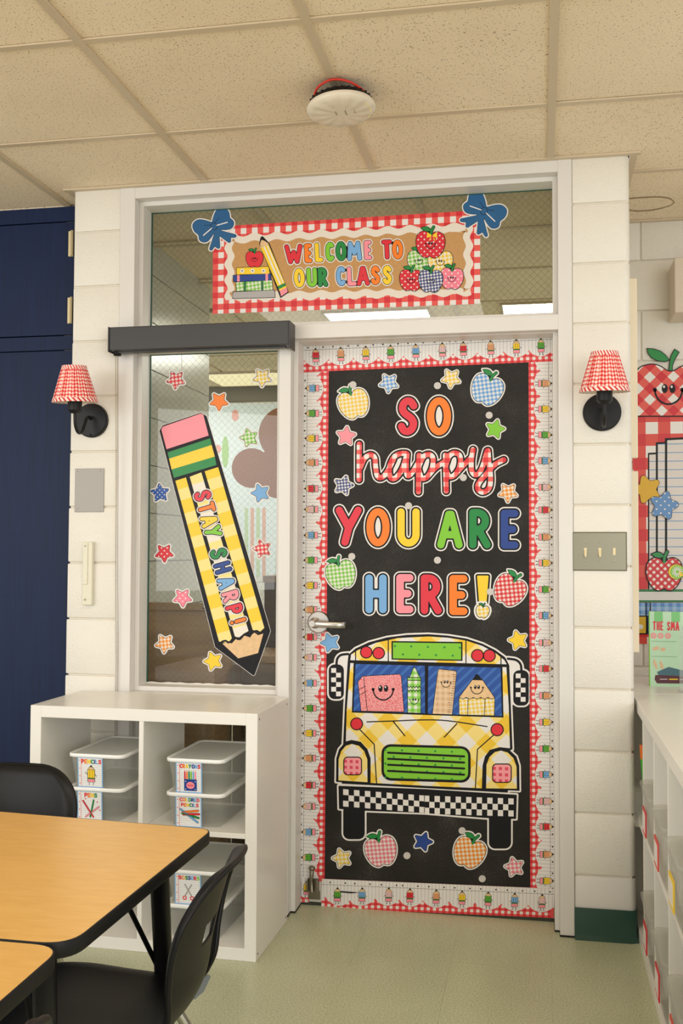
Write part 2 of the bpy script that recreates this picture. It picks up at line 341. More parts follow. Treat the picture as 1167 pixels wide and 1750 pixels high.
def simplify(pts, tol):
    keep = [0]; n = len(pts); a = np.array(pts)
    stack = [(0, n//2), (n//2, n-1)]; marks = {0, n//2, n-1}
    while stack:
        i, j = stack.pop()
        if j-i < 2: continue
        p, q = a[i], a[j]; d = q-p; L = np.hypot(*d)
        seg = a[i+1:j]-p
        dist = np.abs(seg[:, 0]*d[1]-seg[:, 1]*d[0])/L if L > 1e-9 else np.hypot(seg[:, 0], seg[:, 1])
        k = int(dist.argmax())
        if dist[k] > tol: k += i+1; marks.add(k); stack += [(i, k), (k, j)]
    return [pts[i] for i in sorted(marks)]
TBL = {1: [(3, 0)], 2: [(0, 1)], 3: [(3, 1)], 4: [(1, 2)], 5: [(3, 0), (1, 2)], 6: [(0, 2)], 7: [(3, 2)], 8: [(2, 3)], 9: [(2, 0)], 10: [(0, 1), (2, 3)], 11: [(2, 1)], 12: [(1, 3)], 13: [(1, 0)], 14: [(0, 3)]}
def contour(F, x0, y0, h, level, tol):
    G = F-level; m = G < 0; c = m[:-1, :-1]*1+m[:-1, 1:]*2+m[1:, 1:]*4+m[1:, :-1]*8; adj = {}
    def pt(i, j, e):
        if e == 0: a, b, k = (i, j), (i, j+1), ('h', i, j)
        elif e == 1: a, b, k = (i, j+1), (i+1, j+1), ('v', i, j+1)
        elif e == 2: a, b, k = (i+1, j), (i+1, j+1), ('h', i+1, j)
        else: a, b, k = (i, j), (i+1, j), ('v', i, j)
        return a, b, k
    P_ = {}
    for i, j in zip(*np.nonzero((c > 0) & (c < 15))):
        for e1, e2 in TBL[int(c[i, j])]:
            ks = []
            for e in (e1, e2):
                a, b, k = pt(i, j, e)
                if k not in P_:
                    g1, g2 = G[a], G[b]; t = g1/(g1-g2); P_[k] = (x0+h*(a[1]+t*(b[1]-a[1])), y0+h*(a[0]+t*(b[0]-a[0])))
                ks.append(k)
            adj.setdefault(ks[0], []).append(ks[1]); adj.setdefault(ks[1], []).append(ks[0])
    loops = []; seen = set()
    for st in adj:
        if st in seen: continue
        lp = [st]; seen.add(st); cur = st
        while True:
            nx = [k for k in adj[cur] if k not in seen]
            if not nx: break
            cur = nx[0]; seen.add(cur); lp.append(cur)
        if len(lp) > 5:
            s = simplify([P_[k] for k in lp], tol)
            if len(s) > 3: loops.append(s)
    return loops
def area2(l): return .5*sum(a[0]*b[1]-b[0]*a[1] for a, b in zip(l, l[1:]+l[:1]))
def inside(p, l):
    r = False
    for (x1, y1), (x2, y2) in zip(l, l[1:]+l[:1]):
        if (y1 > p[1]) != (y2 > p[1]) and p[0] < (x2-x1)*(p[1]-y1)/(y2-y1)+x1: r = not r
    return r
def nest(loops, fill=False):
    dep = [sum(inside(l[0], k) for k in loops if k is not l) for l in loops]; out = []
    for l, d in zip(loops, dep):
        if d % 2 == 0:
            if fill and d > 0: continue
            holes = [] if fill else [k for k, e in zip(loops, dep) if e == d+1 and inside(k[0], l)]
            out.append([l]+holes)
    return out
class Art:
    """printed or cut paper lying in a plane (constant y, or constant z/x through fn)"""
    LG = .00022
    def __init__(s, Y, fn=None): s.Y = Y; s.mb = MB(); s.mats = []; s.fn = fn or (lambda x, y: at(x, y, 1, Y)); s.minl = None
    def mi(s, m):
        m = P[m] if isinstance(m, str) else m
        if m not in s.mats: s.mats.append(m)
        return s.mats.index(m)
    def group(s, loops, mat, layer=0, thick=0.):
        allp = [p for l in loops for p in l]; tri = tessellate_polygon([[Vector((p[0], p[1], 0)) for p in l] for l in loops])
        off = Vector((0, -layer*s.LG, 0)); w = [Vector(s.fn(*p))+off for p in allp]
        s.mb.poly(w, tri, s.mi(mat))
        if thick:
            k = 0
            for l in loops:
                n = len(l); a = w[k:k+n]; b = [p+Vector((0, thick, 0)) for p in a]; k += n
                s.mb.poly(a+b, [(i, (i+1) % n, n+(i+1) % n, n+i) for i in range(n)], s.mi(mat))
        return s
    def poly(s, pts, mat, layer=0, thick=0.): return s.group([list(pts)], mat, layer, thick)
    def sdf(s, f, bounds, h, levels, tol=None):
        """levels: (level, material, layer, fill_holes, thickness)"""
        x0, y0, x1, y1 = bounds; nx, ny = int((x1-x0)/h)+2, int((y1-y0)/h)+2
        X, Y = np.meshgrid(x0+h*np.arange(nx), y0+h*np.arange(ny)); F = f(X, Y)
        for lv, mat, layer, fill, th in levels:
            for g in nest(contour(F, x0, y0, h, lv, tol or h*.09), fill): s.group(g, mat, layer, th)
        return s
    def strokes(s, lines, r, mat, layer, h=None):
        xs = [p[0] for l in lines for p in l]; ys = [p[1] for l in lines for p in l]; h = h or max(.35*r, .22)
        return s.sdf(lambda X, Y: d_lines(X, Y, lines), (min(xs)-r-2*h, min(ys)-r-2*h, max(xs)+r+2*h, max(ys)+r+2*h), h, [(r, mat, layer, False, 0)])
    def ellipse(s, cx, cy, rx, ry, mat, layer, n=20, rot=0.):
        c, q = math.cos(rot), math.sin(rot); pts = []
        for k in range(n):
            a = 2*math.pi*k/n; x, y = rx*math.cos(a), ry*math.sin(a); pts.append((cx+x*c-y*q, cy+x*q+y*c))
        return s.poly(pts, mat, layer)
    def build(s, name, parent=None, **kw):
        a = np.array(s.mb.v); o = ((a[:, 0].min()+a[:, 0].max())/2, s.Y, (a[:, 2].min()+a[:, 2].max())/2)
        return s.mb.build(name, s.mats, parent, origin=o, **kw)
# ---- stroke font, unit height, x to the right, y up
def arc(cx, cy, rx, ry, a0, a1, n=14): return [(cx+rx*math.cos(math.radians(a0+(a1-a0)*k/n)), cy+ry*math.sin(math.radians(a0+(a1-a0)*k/n))) for k in range(n+1)]
S_ = spline([(.52, .84), (.40, .97), (.22, .99), (.07, .88), (.05, .70), (.18, .57), (.38, .46), (.51, .31), (.46, .11), (.28, .01), (.10, .04), (.0, .17)], 4)
FONT = {
 'A': (.62, [[(0, 0), (.27, 1), (.35, 1), (.62, 0)], [(.12, .33), (.5, .33)]]), 'C': (.5, [arc(.33, .5, .31, .5, 52, 308)]), 'D': (.55, [[(0, 0), (0, 1)], [(0, 1)]+arc(.08, .5, .45, .5, 90, -90)+[(0, 0)]]),
 'E': (.45, [[(.45, 1), (0, 1), (0, 0), (.45, 0)], [(0, .5), (.36, .5)]]), 'H': (.52, [[(0, 0), (0, 1)], [(.52, 0), (.52, 1)], [(0, .5), (.52, .5)]]), 'I': (.05, [[(0, 0), (0, 1)]]),
 'L': (.42, [[(0, 1), (0, 0), (.42, 0)]]), 'M': (.72, [[(0, 0), (.08, 1), (.36, .35), (.64, 1), (.72, 0)]]), 'N': (.55, [[(0, 0), (0, 1), (.55, 0), (.55, 1)]]), 'O': (.62, [arc(.31, .5, .31, .5, 0, 360, 26)]),
 'P': (.5, [[(0, 0), (0, 1)], [(0, 1)]+arc(.18, .72, .3, .28, 90, -90)+[(0, .44)]]), 'R': (.54, [[(0, 0), (0, 1)], [(0, 1)]+arc(.18, .74, .3, .26, 90, -90)+[(0, .48)], [(.22, .46), (.54, 0)]]),
 'S': (.52, [S_]), 'T': (.56, [[(0, 1), (.56, 1)], [(.28, 1), (.28, 0)]]), 'U': (.54, [[(0, 1), (0, .28)]+arc(.27, .28, .27, .28, 180, 360)+[(.54, 1)]]), 'W': (.8, [[(0, 1), (.2, 0), (.4, .62), (.6, 0), (.8, 1)]]),
 'Y': (.6, [[(0, 1), (.3, .45)], [(.6, 1), (.3, .45), (.18, 0)]]), '!': (.06, [[(.03, 1), (.03, .38)], [(.03, .04)]]), 'G': (.55, [arc(.33, .5, .31, .5, 52, 345)+[(.35, .45)]])}
def glyph(ch, cx, cy, w, h, rot=0., slant=0.):
    fw, st = FONT[ch]; c, q = math.cos(rot), math.sin(rot); out = []
    for ln in st:
        o = []
        for x, y in ln:
            X = (x/max(fw, .05)-.5)*w+slant*(y-.5)*h if fw > .06 else (x-.03)+slant*(y-.5)*h; Y = -(y-.5)*h; o.append((cx+X*c-Y*q, cy+X*q+Y*c))
        out.append(o)
    return out
def letter(art, ch, cx, cy, w, h, col, r, blk, wh, rot=0., slant=0., layer=1, thick=.0, step=None, holes_white=True):
    """w,h are overall outer sizes of the coloured fill"""
    L = glyph(ch, cx, cy, w-2*r, h-2*r, rot, slant); xs = [p[0] for l in L for p in l]; ys = [p[1] for l in L for p in l]; R = r+blk+wh; st = step or max(R*.11, .28)
    lv = []
    if wh: lv.append((R, 'white', layer, True, thick))
    if blk: lv.append((r+blk, 'black', layer+1, False, 0))
    lv.append((r, col, layer+2, False, 0))
    art.sdf(lambda X, Y: d_lines(X, Y, L), (min(xs)-R-2*st, min(ys)-R-2*st, max(xs)+R+2*st, max(ys)+R+2*st), st, lv)
def cutout_letter(ch, cx, cy, w, h, col, r, blk, wh, Y, label, group, rot=0., slant=0., nm='paper_letter'):
    a = Art(Y); letter(a, ch, cx, cy, w, h, col, r, blk, wh, rot, slant, 1, .0012); return a.build(nm, label=label, cat='letter cutout', group=group)
def star_pts(cx, cy, R, rot, inner=.52):
    return [(cx+(R if k % 2 == 0 else R*inner)*math.cos(math.radians(rot+36*k)), cy-(R if k % 2 == 0 else R*inner)*math.sin(math.radians(rot+36*k))) for k in range(10)]
def star(cx, cy, R, rot, mat, Y, label, group, wh=2.0, thick=.001, extra=0):
    a = Art(Y); pts = star_pts(cx, cy, R*.78, rot, .5); r0 = R*.22-wh
    a.sdf(lambda X, Yy: d_poly(X, Yy, pts), (cx-R-3, cy-R-3, cx+R+3, cy+R+3), .6, [(r0+wh, 'white', 1+extra, True, thick), (r0+.0, 'black', 2+extra, False, 0), (r0-.7, mat, 3+extra, False, 0)])
    return a.build('paper_star', label=label, cat='star cutout', group=group)
APP = spline([(0, .60), (.22, .82), (.55, .88), (.88, .66), (1.0, .22), (.92, -.28), (.68, -.72), (.38, -.93), (.14, -.90), (0, -.82), (-.14, -.90), (-.38, -.93), (-.68, -.72), (-.92, -.28), (-1.0, .22), (-.88, .66), (-.55, .88), (-.22, .82)], 4, True)
def xf(pts, cx, cy, s, rot): c, q = math.cos(rot), math.sin(rot); return [(cx+s*(x*c+y*q), cy-s*(y*c-x*q)) for x, y in pts]
def apple_art(a, cx, cy, R, rot, mat, layer=1, white=1.8, thick=0., face=False, ol=.9, step=.6, leafside=-1):
    """rot: clockwise lean in radians"""
    body = xf(APP, cx, cy, R, rot)
    stem = xf(spline([(0, .62), (.02, .9), (.16, 1.2)], 4), cx, cy, R, rot)
    leaf = xf([(0.0+leafside*x, .98+y) for x, y in [(0, -.02), (.12, .14), (.3, .22), (.5, .2), (.72, .1), (.52, -.06), (.3, -.12), (.12, -.1)]], cx, cy, R, rot)
    sw = R*.085
    f = lambda X, Y: np.minimum(d_poly(X, Y, body), np.minimum(d_lines(X, Y, [stem])-sw, d_poly(X, Y, leaf)))
    b = (cx-R*1.5-white, cy-R*1.5-white, cx+R*1.5+white, cy+R*1.5+white); lv = []
    if white: lv.append((white+ol, 'white', layer, True, thick))
    lv.append((ol*.6, 'black', layer+1, True, 0))
    a.sdf(f, b, step, lv)
    a.sdf(lambda X, Y: d_poly(X, Y, body), b, step, [(-ol*.5, mat, layer+2, False, 0)])
    a.sdf(lambda X, Y: np.minimum(d_lines(X, Y, [stem])-sw, d_poly(X, Y, leaf)), b, step*.7, [(-ol*.35, 'green', layer+3, False, 0)])
    if face: smile(a, *xf([(0, -.02)], cx, cy, R, rot)[0], R*.36, layer+4, rot)
def smile(a, cx, cy, s, layer, rot=0.):
    for dx in (-.25, .25):
        p = xf([(dx, .28)], cx, cy, s, rot)[0]; a.ellipse(p[0], p[1], s*.2, s*.3, 'black', layer, 14, rot)
        if s > 6:
            p = xf([(dx-.05, .40)], cx, cy, s, rot)[0]; a.ellipse(p[0], p[1], s*.07, s*.09, 'white', layer+1, 10)
    arcp = xf(arc(0, .2, .9, .95, 180, 360, 16), cx, cy, s, rot); a.strokes([arcp], max(s*.06, .28), 'black', layer, max(s*.06, .22))
    for e in (arcp[0], arcp[-1]): a.ellipse(e[0], e[1], s*.14, s*.14, 'black', layer, 10)

# ================================================================== STRUCTURE
ZC = 2.594; GX = -1.79084; GY = -.44299; T2 = .6096; XL0, XL1, XR0, XR1 = -1.697, -1.509, .108, .301
HB = .2032
# ---- floor: vinyl tiles, one part each
fl = MB().box(-5, 3, -8, 4.6, -.06, -.0035).build('floor', DARK, origin=(0, 0, 0), kind='structure')
proto = None
for i in range(-9, 5):
    for j in range(-9, 2):
        x, y = i*.3048+.030, j*.3048+.02
        if y > .2: continue
        if proto is None: proto = MB().box(-.15225, .15225, -.15225, .15225, -.003, 0).build('floor_tile', FLOOR, fl, origin=(0, 0, 0)); t_ = proto
        else: t_ = proto.copy(); COL.objects.link(t_)
        t_.parent = fl; t_.location = (x+.1524, y+.1524, 0)
MB().box(-5, 3, -8, -2.727, -.003, 0).box(-5, -2.716, -2.727, .3, -.003, 0).box(1.555, 3, -2.727, .63, -.003, 0).box(-5, 3, .63, 4.6, -.003, 0).build('floor_sheet', FLOOR, fl, origin=(0, 0, 0))
# ---- ceiling: panels in a metal grid
ce = MB().box(-5, 3, -8, .0, ZC+.05, ZC+.09).box(.301, 3, 0, .9, ZC+.05, ZC+.09).box(-5, XL0, 0, .4, ZC+.05, ZC+.09).build('ceiling', DARK, origin=(0, 0, ZC), kind='structure')
def panel(*rects):
    dz = random.uniform(0, .0015); m = MB()
    for (x0, x1, y0, y1) in rects: m.box(x0, x1, y0, y1, ZC+.0042+dz, ZC+.018)
    m.build('ceiling_panel', CEIL, ce)
for i in range(-4, 5):
    for j in range(-5, 2):
        x0, y1 = GX+i*T2, GY+j*T2; x1, y0 = x0+T2, y1-T2
        if y0 >= 0.1 and x1 < .4: continue
        if y1 > 0.0:
            segs = []
            if x0 < XL0: segs.append((x0, min(x1, XL0), .15))
            if x1 > XL0 and x0 < XR1: segs.append((max(x0, XL0), min(x1, XR1), 0.))
            if x1 > XR1: segs.append((max(x0, XR1), x1, .742))
            rs = [(a, b, y0, min(y1, lim)) for a, b, lim in segs if y0 < lim]
            if rs: panel(*rs)
        else: panel((x0, x1, y0, y1))
for j in (2,):
    for i in range(3, 6):
        x0 = max(GX+i*T2, XR1); panel((x0, GX+(i+1)*T2, GY+T2, .742))
MB().box(-5, 3, -8, GY-6*T2, ZC+.004, ZC+.018).build('ceiling_sheet', CEIL, ce)
tb = empty('trim_1', (0, 0, ZC), kind='structure')
def tbar(x0, x1, y0, y1): MB().box(x0, x1, y0, y1, ZC-(.0012 if x1-x0 < .1 else .0006), ZC+.004).box((x0+x1)/2-.001 if x1-x0 < .1 else x0, (x0+x1)/2+.001 if x1-x0 < .1 else x1, (y0+y1)/2-.001 if y1-y0 < .1 else y0, (y0+y1)/2+.001 if y1-y0 < .1 else y1, ZC, ZC+.03).build('ceiling_grid_bar', TBAR, tb)
for i in range(-4, 6):
    x = GX+i*T2; ye = .15 if x < XL0 else (.742 if x > XR1 else 0.); tbar(x-.012, x+.012, -4.1, ye)
for j in range(-5, 2):
    y = GY+j*T2
    if y > 0: tbar(XR1, 3, y-.012, y+.012)
    else: tbar(-4.2, 3, y-.0115, y+.0115)
ta = empty('trim_2', (0, 0, ZC), kind='structure')
MB().box(XL0-.03, XR1+.03, -.022, .0, ZC-.0025, ZC+.004).build('wall_angle', TBAR, ta)
MB().box(XR1, XR1+.022, .0, .742, ZC-.0025, ZC+.004).build('wall_angle', TBAR, ta); MB().box(XL0-.024, XL0, .0, .15, ZC-.0025, ZC+.004).build('wall_angle', TBAR, ta)
MB().box(XR1, 2.6, .72, .742, ZC-.0025, ZC+.004).build('wall_angle', TBAR, ta)
st = Art(0, lambda x, y: (lambda p: (p[0], p[1], ZC+.0032))(at(x, y, 2, ZC)))
# water stain ring on the alcove panel
ring = [(1072, 344), (1080, 340), (1095, 339), (1112, 338), (1128, 338), (1143, 340), (1152, 346), (1148, 352), (1134, 357), (1117, 361), (1100, 363), (1084, 363), (1074, 360)]
lp = spline(ring, 5, True); lp = [(x+random.uniform(-.4, .4), y+random.uniform(-.25, .25)) for x, y in lp]; inn = [(1112+(x-1112)*.962, 350.5+(y-350.5)*.88) for x, y in lp]
st.group([lp, inn], STAIN, 0); stain = st.build('water_stain', ce)
# ---- block piers
def bullnose_block(w, h, d, rr=.008, big=.0):
    bm = bmesh.new(); bmesh.ops.create_cube(bm, size=1)
    for v in bm.verts: v.co = Vector((v.co.x*w, v.co.y*d, v.co.z*h))
    if big:
        ed = [e for e in bm.edges if all(v.co.y < 0 for v in e.verts) and abs(e.verts[0].co.x-e.verts[1].co.x) < 1e-6 and e.verts[0].co.x > 0]
        bmesh.ops.bevel(bm, geom=ed, offset=big, segments=5, affect='EDGES', profile=.5)
    bmesh.ops.bevel(bm, geom=[e for e in bm.edges if e.calc_face_angle(0) > .8], offset=rr, segments=2, affect='EDGES', profile=.5)
    return bm
wl = MB().box(XL0+.006, XL1+.005, .006, .15, 0, ZC).build('wall_left', MORTAR, origin=(XL0, 0, 0), kind='structure')
wr = MB().box(XR0-.003, XR1-.009, .006, .742, 0, ZC).build('wall_right', MORTAR, origin=(XR0, 0, 0), kind='structure')
jt = .0055
for k in range(13):
    z0, z1 = k*HB+jt/2, min((k+1)*HB-jt/2, ZC)
    for w_, x0, x1, big in ((wl, XL0-.010+.0016*k, XL1, 0), (wr, XR0, XR1+.004-.0007*k, .022)):
        m = MB(); bm = bullnose_block(x1-x0, z1-z0, .12, .005, big)
        bmesh.ops.translate(bm, verts=bm.verts, vec=((x0+x1)/2, .06, (z0+z1)/2)); m.bm(bm, 0, True); o = m.build('block', BLOCK if (k or w_ is wl) else PAINT, w_); sharp(o, 40)
# alcove back wall, running bond
wa = MB().box(XR1-.02, 2.7, .749, .85, 0, ZC).build('wall_back', MORTAR, origin=(XR1, .75, 0), kind='structure')
for k in range(3, 13):
    z0, z1 = k*HB+jt/2, min((k+1)*HB-jt/2, ZC); xs = .301; off = .30 if k % 2 else .10
    edges = [XR1]+[XR1+off+i*.4064 for i in range(0, 4)]
    for a, b in zip(edges[:-1], edges[1:]):
        m = MB(); bm = bullnose_block(b-a-jt, z1-z0, .05, .003); bmesh.ops.translate(bm, verts=bm.verts, vec=((a+b)/2, .767, (z0+z1)/2)); m.bm(bm, 0, True); sharp(m.build('block', BLOCK, wa), 40)
# cove base on the right pier
cb = MB(); prof = [(-.002, .098), (-.006, .1), (-.008, .095), (-.008, .03), (-.011, .012), (-.02, .003), (-.024, 0), (0, 0)]
x0, x1 = XR0+.0, XR1
pth = [(x0, 0), (x1-.015, 0), (x1-.004, .004), (x1, .015), (x1, .70)]; nrm = [(0, -1), (0, -1), (.7, -.7), (1, 0), (1, 0)]
vs = [(p[0]-n[0]*q[0], p[1]-n[1]*q[0], q[1]) for p, n in zip(pth, nrm) for q in prof]; L = len(prof)
cb.poly(vs, [(i*L+k, i*L+k+1, (i+1)*L+k+1, (i+1)*L+k) for i in range(len(pth)-1) for k in range(L-1)]+[tuple(range(L))], 0, True)
sharp(cb.build('baseboard_right', GREEN, kind='structure'), 30)
# ---- steel frame
FR = empty('trim_3', (-.7, 0, 0), kind='structure')
def fbox(name, *a, m=PAINT, bev=.0025): return MB().box(*a, bevel=bev).build(name, m, FR)
YG, YD = .12, .13
x_li, x_ml, x_mr, x_ri = -1.451, -.905, -.862, .061
fbox('jamb', XL1, x_li, -.004, .15, .0, 2.593); fbox('jamb', x_ri, XR0, -.004, .18, 0.004, 2.593); fbox('mullion', x_ml, x_mr, -.004, .18, .004, 2.03)
fbox('header', x_li-.001, x_ri+.001, -.0035, .15, 2.552, 2.592); fbox('transom_bar', x_li-.001, x_ri+.001, -.0035, .17, 2.014, 2.066); fbox('sill_rail', x_li-.001, x_ml+.001, -.0035, .15, .715, .757); fbox('sill_rail', x_li-.001, x_ml+.001, -.0035, .15, .02, .11)
s = .0165
def stops(x0, x1, z0, z1, y1, bottom=True):
    fbox('stop', x0, x0+s, .038, y1, z0, z1, bev=.0015); fbox('stop', x1-s, x1, .038, y1, z0, z1, bev=.0015); fbox('stop', x0+s-.001, x1-s+.001, .0385, y1, z1-s, z1, bev=.0015)
    if bottom: fbox('stop', x0+s-.001, x1-s+.001, .0385, y1, z0, z0+s, bev=.0015)
stops(x_li, x_ri, 2.066, 2.552, YG-.002); stops(x_li, x_ml, .757, 2.014, YG-.002); stops(x_li, x_ml, .11, .715, YG-.002); s_ = s; stops(x_mr, x_ri, .004, 2.0285, YD-.003, False)
# worn dark feet of the jambs
MB().box(x_mr-.02, x_mr+.002, -.006, .03, 0, .006).box(x_mr-.002, x_mr+s+.001, .036, .12, 0, .006).box(x_ri-.001, XR0+.001, -.006, .03, 0, .006).box(x_ri-s-.001, x_ri, .036, .12, 0, .006).build('jamb_foot', DARK, FR)
# ---- glass panes with wire mesh
def pane(name, x0, x1, z0, z1):
    w = empty(name, ((x0+x1)/2, YG, z0), kind='structure')
    MB().poly([(x0, YG+.003, z0), (x1, YG+.003, z0), (x1, YG+.003, z1), (x0, YG+.003, z1)], [(0, 1, 2, 3)]).build('glass_pane', GLASS, w)
    m = MB(); d = .0255*.5; hw = .00028; W_, H_ = x1-x0, z1-z0; K = int((W_+H_)/(2*d))+2
    for sgn in (1, -1):
        for k in range(-K, K+K):
            c = k*2*d      # line: x*.9 + sgn*z = c  clipped to rectangle
            pts = []
            sl = 1.0
            for xx in (0, W_):
                z = (c-xx*sl)*sgn if sgn > 0 else (xx*sl-c)+0
                if 0 <= z <= H_: pts.append((xx, z))
            for zz in (0, H_):
                xx = (c-zz)/sl if sgn > 0 else (zz+c)/sl
                if 0 < xx < W_: pts.append((xx, zz))
            if len(pts) >= 2:
                (xa, za), (xb, zb) = pts[0], pts[1]; L_ = math.hypot(xb-xa, zb-za)
                if L_ < .004: continue
                nx, nz = -(zb-za)/L_*hw, (xb-xa)/L_*hw
                y = YG+.005
                m.poly([(x0+xa+nx, y, z0+za+nz), (x0+xb+nx, y, z0+zb+nz), (x0+xb-nx, y, z0+zb-nz), (x0+xa-nx, y, z0+za-nz)], [(0, 1, 2, 3)])
    m.build('wire_mesh', flat('wire_'+name, rgb(86, 84, 74), .4, .6), w, kind='stuff')
    g = MB(); e = .0045
    g.box(x0, x0+e, YG-.003, YG+.002, z0, z1).box(x0, x1, YG-.003, YG+.002, z1-.003, z1).box(x0, x1, YG-.003, YG+.002, z0, z0+.0025).build('glazing_edge', GASK, w)
    # wavy paint runs over the lower edge
    n = 40; top = [(x0+W_*i/n, z0+.004+.0022*abs(math.sin(i*1.1)+.8*math.sin(i*.37))) for i in range(n+1)]
    MB().poly([(x, YG-.0035, z) for x, z in top]+[(x, YG-.0035, z0-.001) for x, z in reversed(top)], [tuple(range(2*n+2))]).build('paint_edge', PUTTY, w)
    return w
pane('window_1', x_li+s, x_ri-s, 2.066+s, 2.552-s); pane('window_2', x_li+s, x_ml-s, .757+s, 2.014-s); pane('window_3', x_li+s, x_ml-s, .11+s, .715-s)
# ---- door leaf
DR = empty('door_1', (-.4, YD, 0), kind='structure')
MB().box(x_mr+.004, x_ri-.004, YD+.0015, YD+.045, .012, 2.01).build('door_leaf', flat('door_paint', rgb(214, 208, 196), .5), DR)
MB().box(x_mr+.004, x_ri-.004, YD+.0, YD+.05, .0, .012).build('threshold', flat('dark_threshold', rgb(66, 68, 58), .5, .4), DR)
h = at(545, 1063, 1, YD); hx, hz = h[0], h[2]
R_ = MB().lathe([(0, -.012), (.036, -.012), (.040, -.008), (.041, 0)], (hx, YD, hz), 'y', 0, 40); sharp(R_.build('handle_rose', SATIN, DR), 40)
hd = MB().lathe([(.0001, -.062), (.011, -.062), (.0125, -.058), (.0125, -.04), (.018, -.03), (.021, -.012)], (hx-.012, YD, hz-.002), 'y', 0, 24)
hd.lathe([(.0001, -.0640), (.0065, -.0640), (.0065, -.060)], (hx-.012, YD, hz-.002), 'y', 0, 16); sharp(hd.build('handle_hub', SATIN, DR), 40)
lv = MB(); path = [(hx-.012+d, YD-.052-dy, hz-.004-dz) for d, dy, dz in ((0, 0, 0), (.02, .004, 0), (.05, .008, .001), (.09, .008, .002), (.112, 0, .002), (.12, -.012, .002))]
pp = spline(path, 5); vs = []; nn = 12
for p_ in pp:
    for k in range(nn): a = 2*math.pi*k/nn; vs.append((p_[0], p_[1]+.0048*math.cos(a), p_[2]+.0115*math.sin(a)))
lv.poly(vs, [(i*nn+k, i*nn+(k+1) % nn, (i+1)*nn+(k+1) % nn, (i+1)*nn+k) for i in range(len(pp)-1) for k in range(nn)]+[tuple(range(nn)), tuple((len(pp)-1)*nn+k for k in range(nn))], 0, True); lv.build('door_handle', SATIN, DR)
# kick-down holder at the foot of the door
kx, _, kz = at(537, 1522, 1, YD)
STEEL = flat('worn_steel', rgb(140, 134, 118), .38, 1.)
MB().box(kx-.020, kx+.022, YD-.004, YD, kz-.030, kz+.0, bevel=.001).build('holder_plate', STEEL, DR)
hb = MB().box(kx-.022, kx-.017, YD-.030, YD-.004, kz+.0, kz+.045, bevel=.001).box(kx+.013, kx+.018, YD-.030, YD-.004, kz+.0, kz+.045, bevel=.001).box(kx-.022, kx+.018, YD-.010, YD-.004, kz, kz+.045); hb.build('holder_bracket', STEEL, DR)
MB().tube([(kx-.004, YD-.020, kz+.004), (kx-.004, YD-.030, kz+.05), (kx-.001, YD-.036, kz+.095)], [.008, .0065, .0085], 0, 10).lathe([(.0001, .096), (.011, .094), (.012, .088), (.009, .084)], (kx-.001, YD-.036, kz), 'z', 0, 14).build('holder_lever', STEEL, DR)
# ---- hallway behind the glass
HZ = 2.56
GLAZE = flat('glazed_wall_tile', rgb(196, 194, 184), .2, bump=.04, bscale=60); GROUT = flat('dark_grout', rgb(96, 92, 80), .7)
hl = MB().box(-1.80, -1.626, .16, 1.39, 0, 2.75).build('wall_hall_left', GROUT, origin=(-1.7, .16, 0), kind='structure')
tp = None
for k in range(3, 13):
    for i in range(0, 10):
        y0 = .17+i*.4064-(.0 if k % 1 == 0 else .2); 
        if y0 > 1.2: continue
        if tp is None: tp = MB().box(-.006, .0, -.2015, .2015, -.1, .1, bevel=.0012, seg=1).build('glazed_tile', GLAZE, hl, origin=(0, 0, 0)); o = tp
        else: o = tp.copy(); COL.objects.link(o)
        o.parent = hl; o.location = (-1.620+1.7, y0+.2032-.16, k*HB+.1016)
YF = 4.35
hf = MB().box(-4.4, 2.5, YF+.004, YF+.12, 0, 2.75).build('wall_hall_far', GROUT, origin=(0, YF, 0), kind='structure'); tp = None
HB2 = flat('hall_block_paint', rgb(206, 206, 200), .3)
for k in range(2, 12):
    for i in range(-7, 6):
        if tp is None: tp = MB().box(-.2, .2, 0, .006, -.1, .1).build('block', HB2, hf, origin=(0, 0, 0)); o = tp
        else: o = tp.copy(); COL.objects.link(o)
        o.parent = hf; o.location = (-1.5+i*.4064+(.2 if k % 2 else 0), 0, k*HB+.1016)
hc = MB().box(-4.4, .29, .16, 4.4, HZ+.02, HZ+.05).box(.29, 3.0, .86, 4.4, HZ+.02, HZ+.05).build('ceiling_hall', CEIL, origin=(0, 2, HZ), kind='structure')
for i in range(-4, 5):
    for j in range(0, 7):
        if not (i >= 1 or j > 2): continue
        xa, xb = -1.05+T2*(i-1)+.012, -1.05+T2*i-.012; ya, yb = max(.17, .62+T2*(j-1)+.012), .62+T2*j-.012
        if ya < .86 and xb > .29: xb = .285
        if xb-xa > .03: MB().box(xa, xb, ya, yb, HZ+.004, HZ+.02).build('ceiling_panel', CEIL, hc)
m = MB()
for j in range(0, 7): m.box(-1.62 if j < 2 else -4.3, 2.2 if j > 0 else .285, .62+T2*j-.012, .62+T2*j+.012, HZ-.001, HZ+.004)
for i in range(0, 6):
    x = -1.05+T2*(i-1); m.box(x-.012, x+.012, .17 if x < .25 else .86, 4.2, HZ-.002, HZ+.0035)
m.build('hall_grid', TBAR, hc)
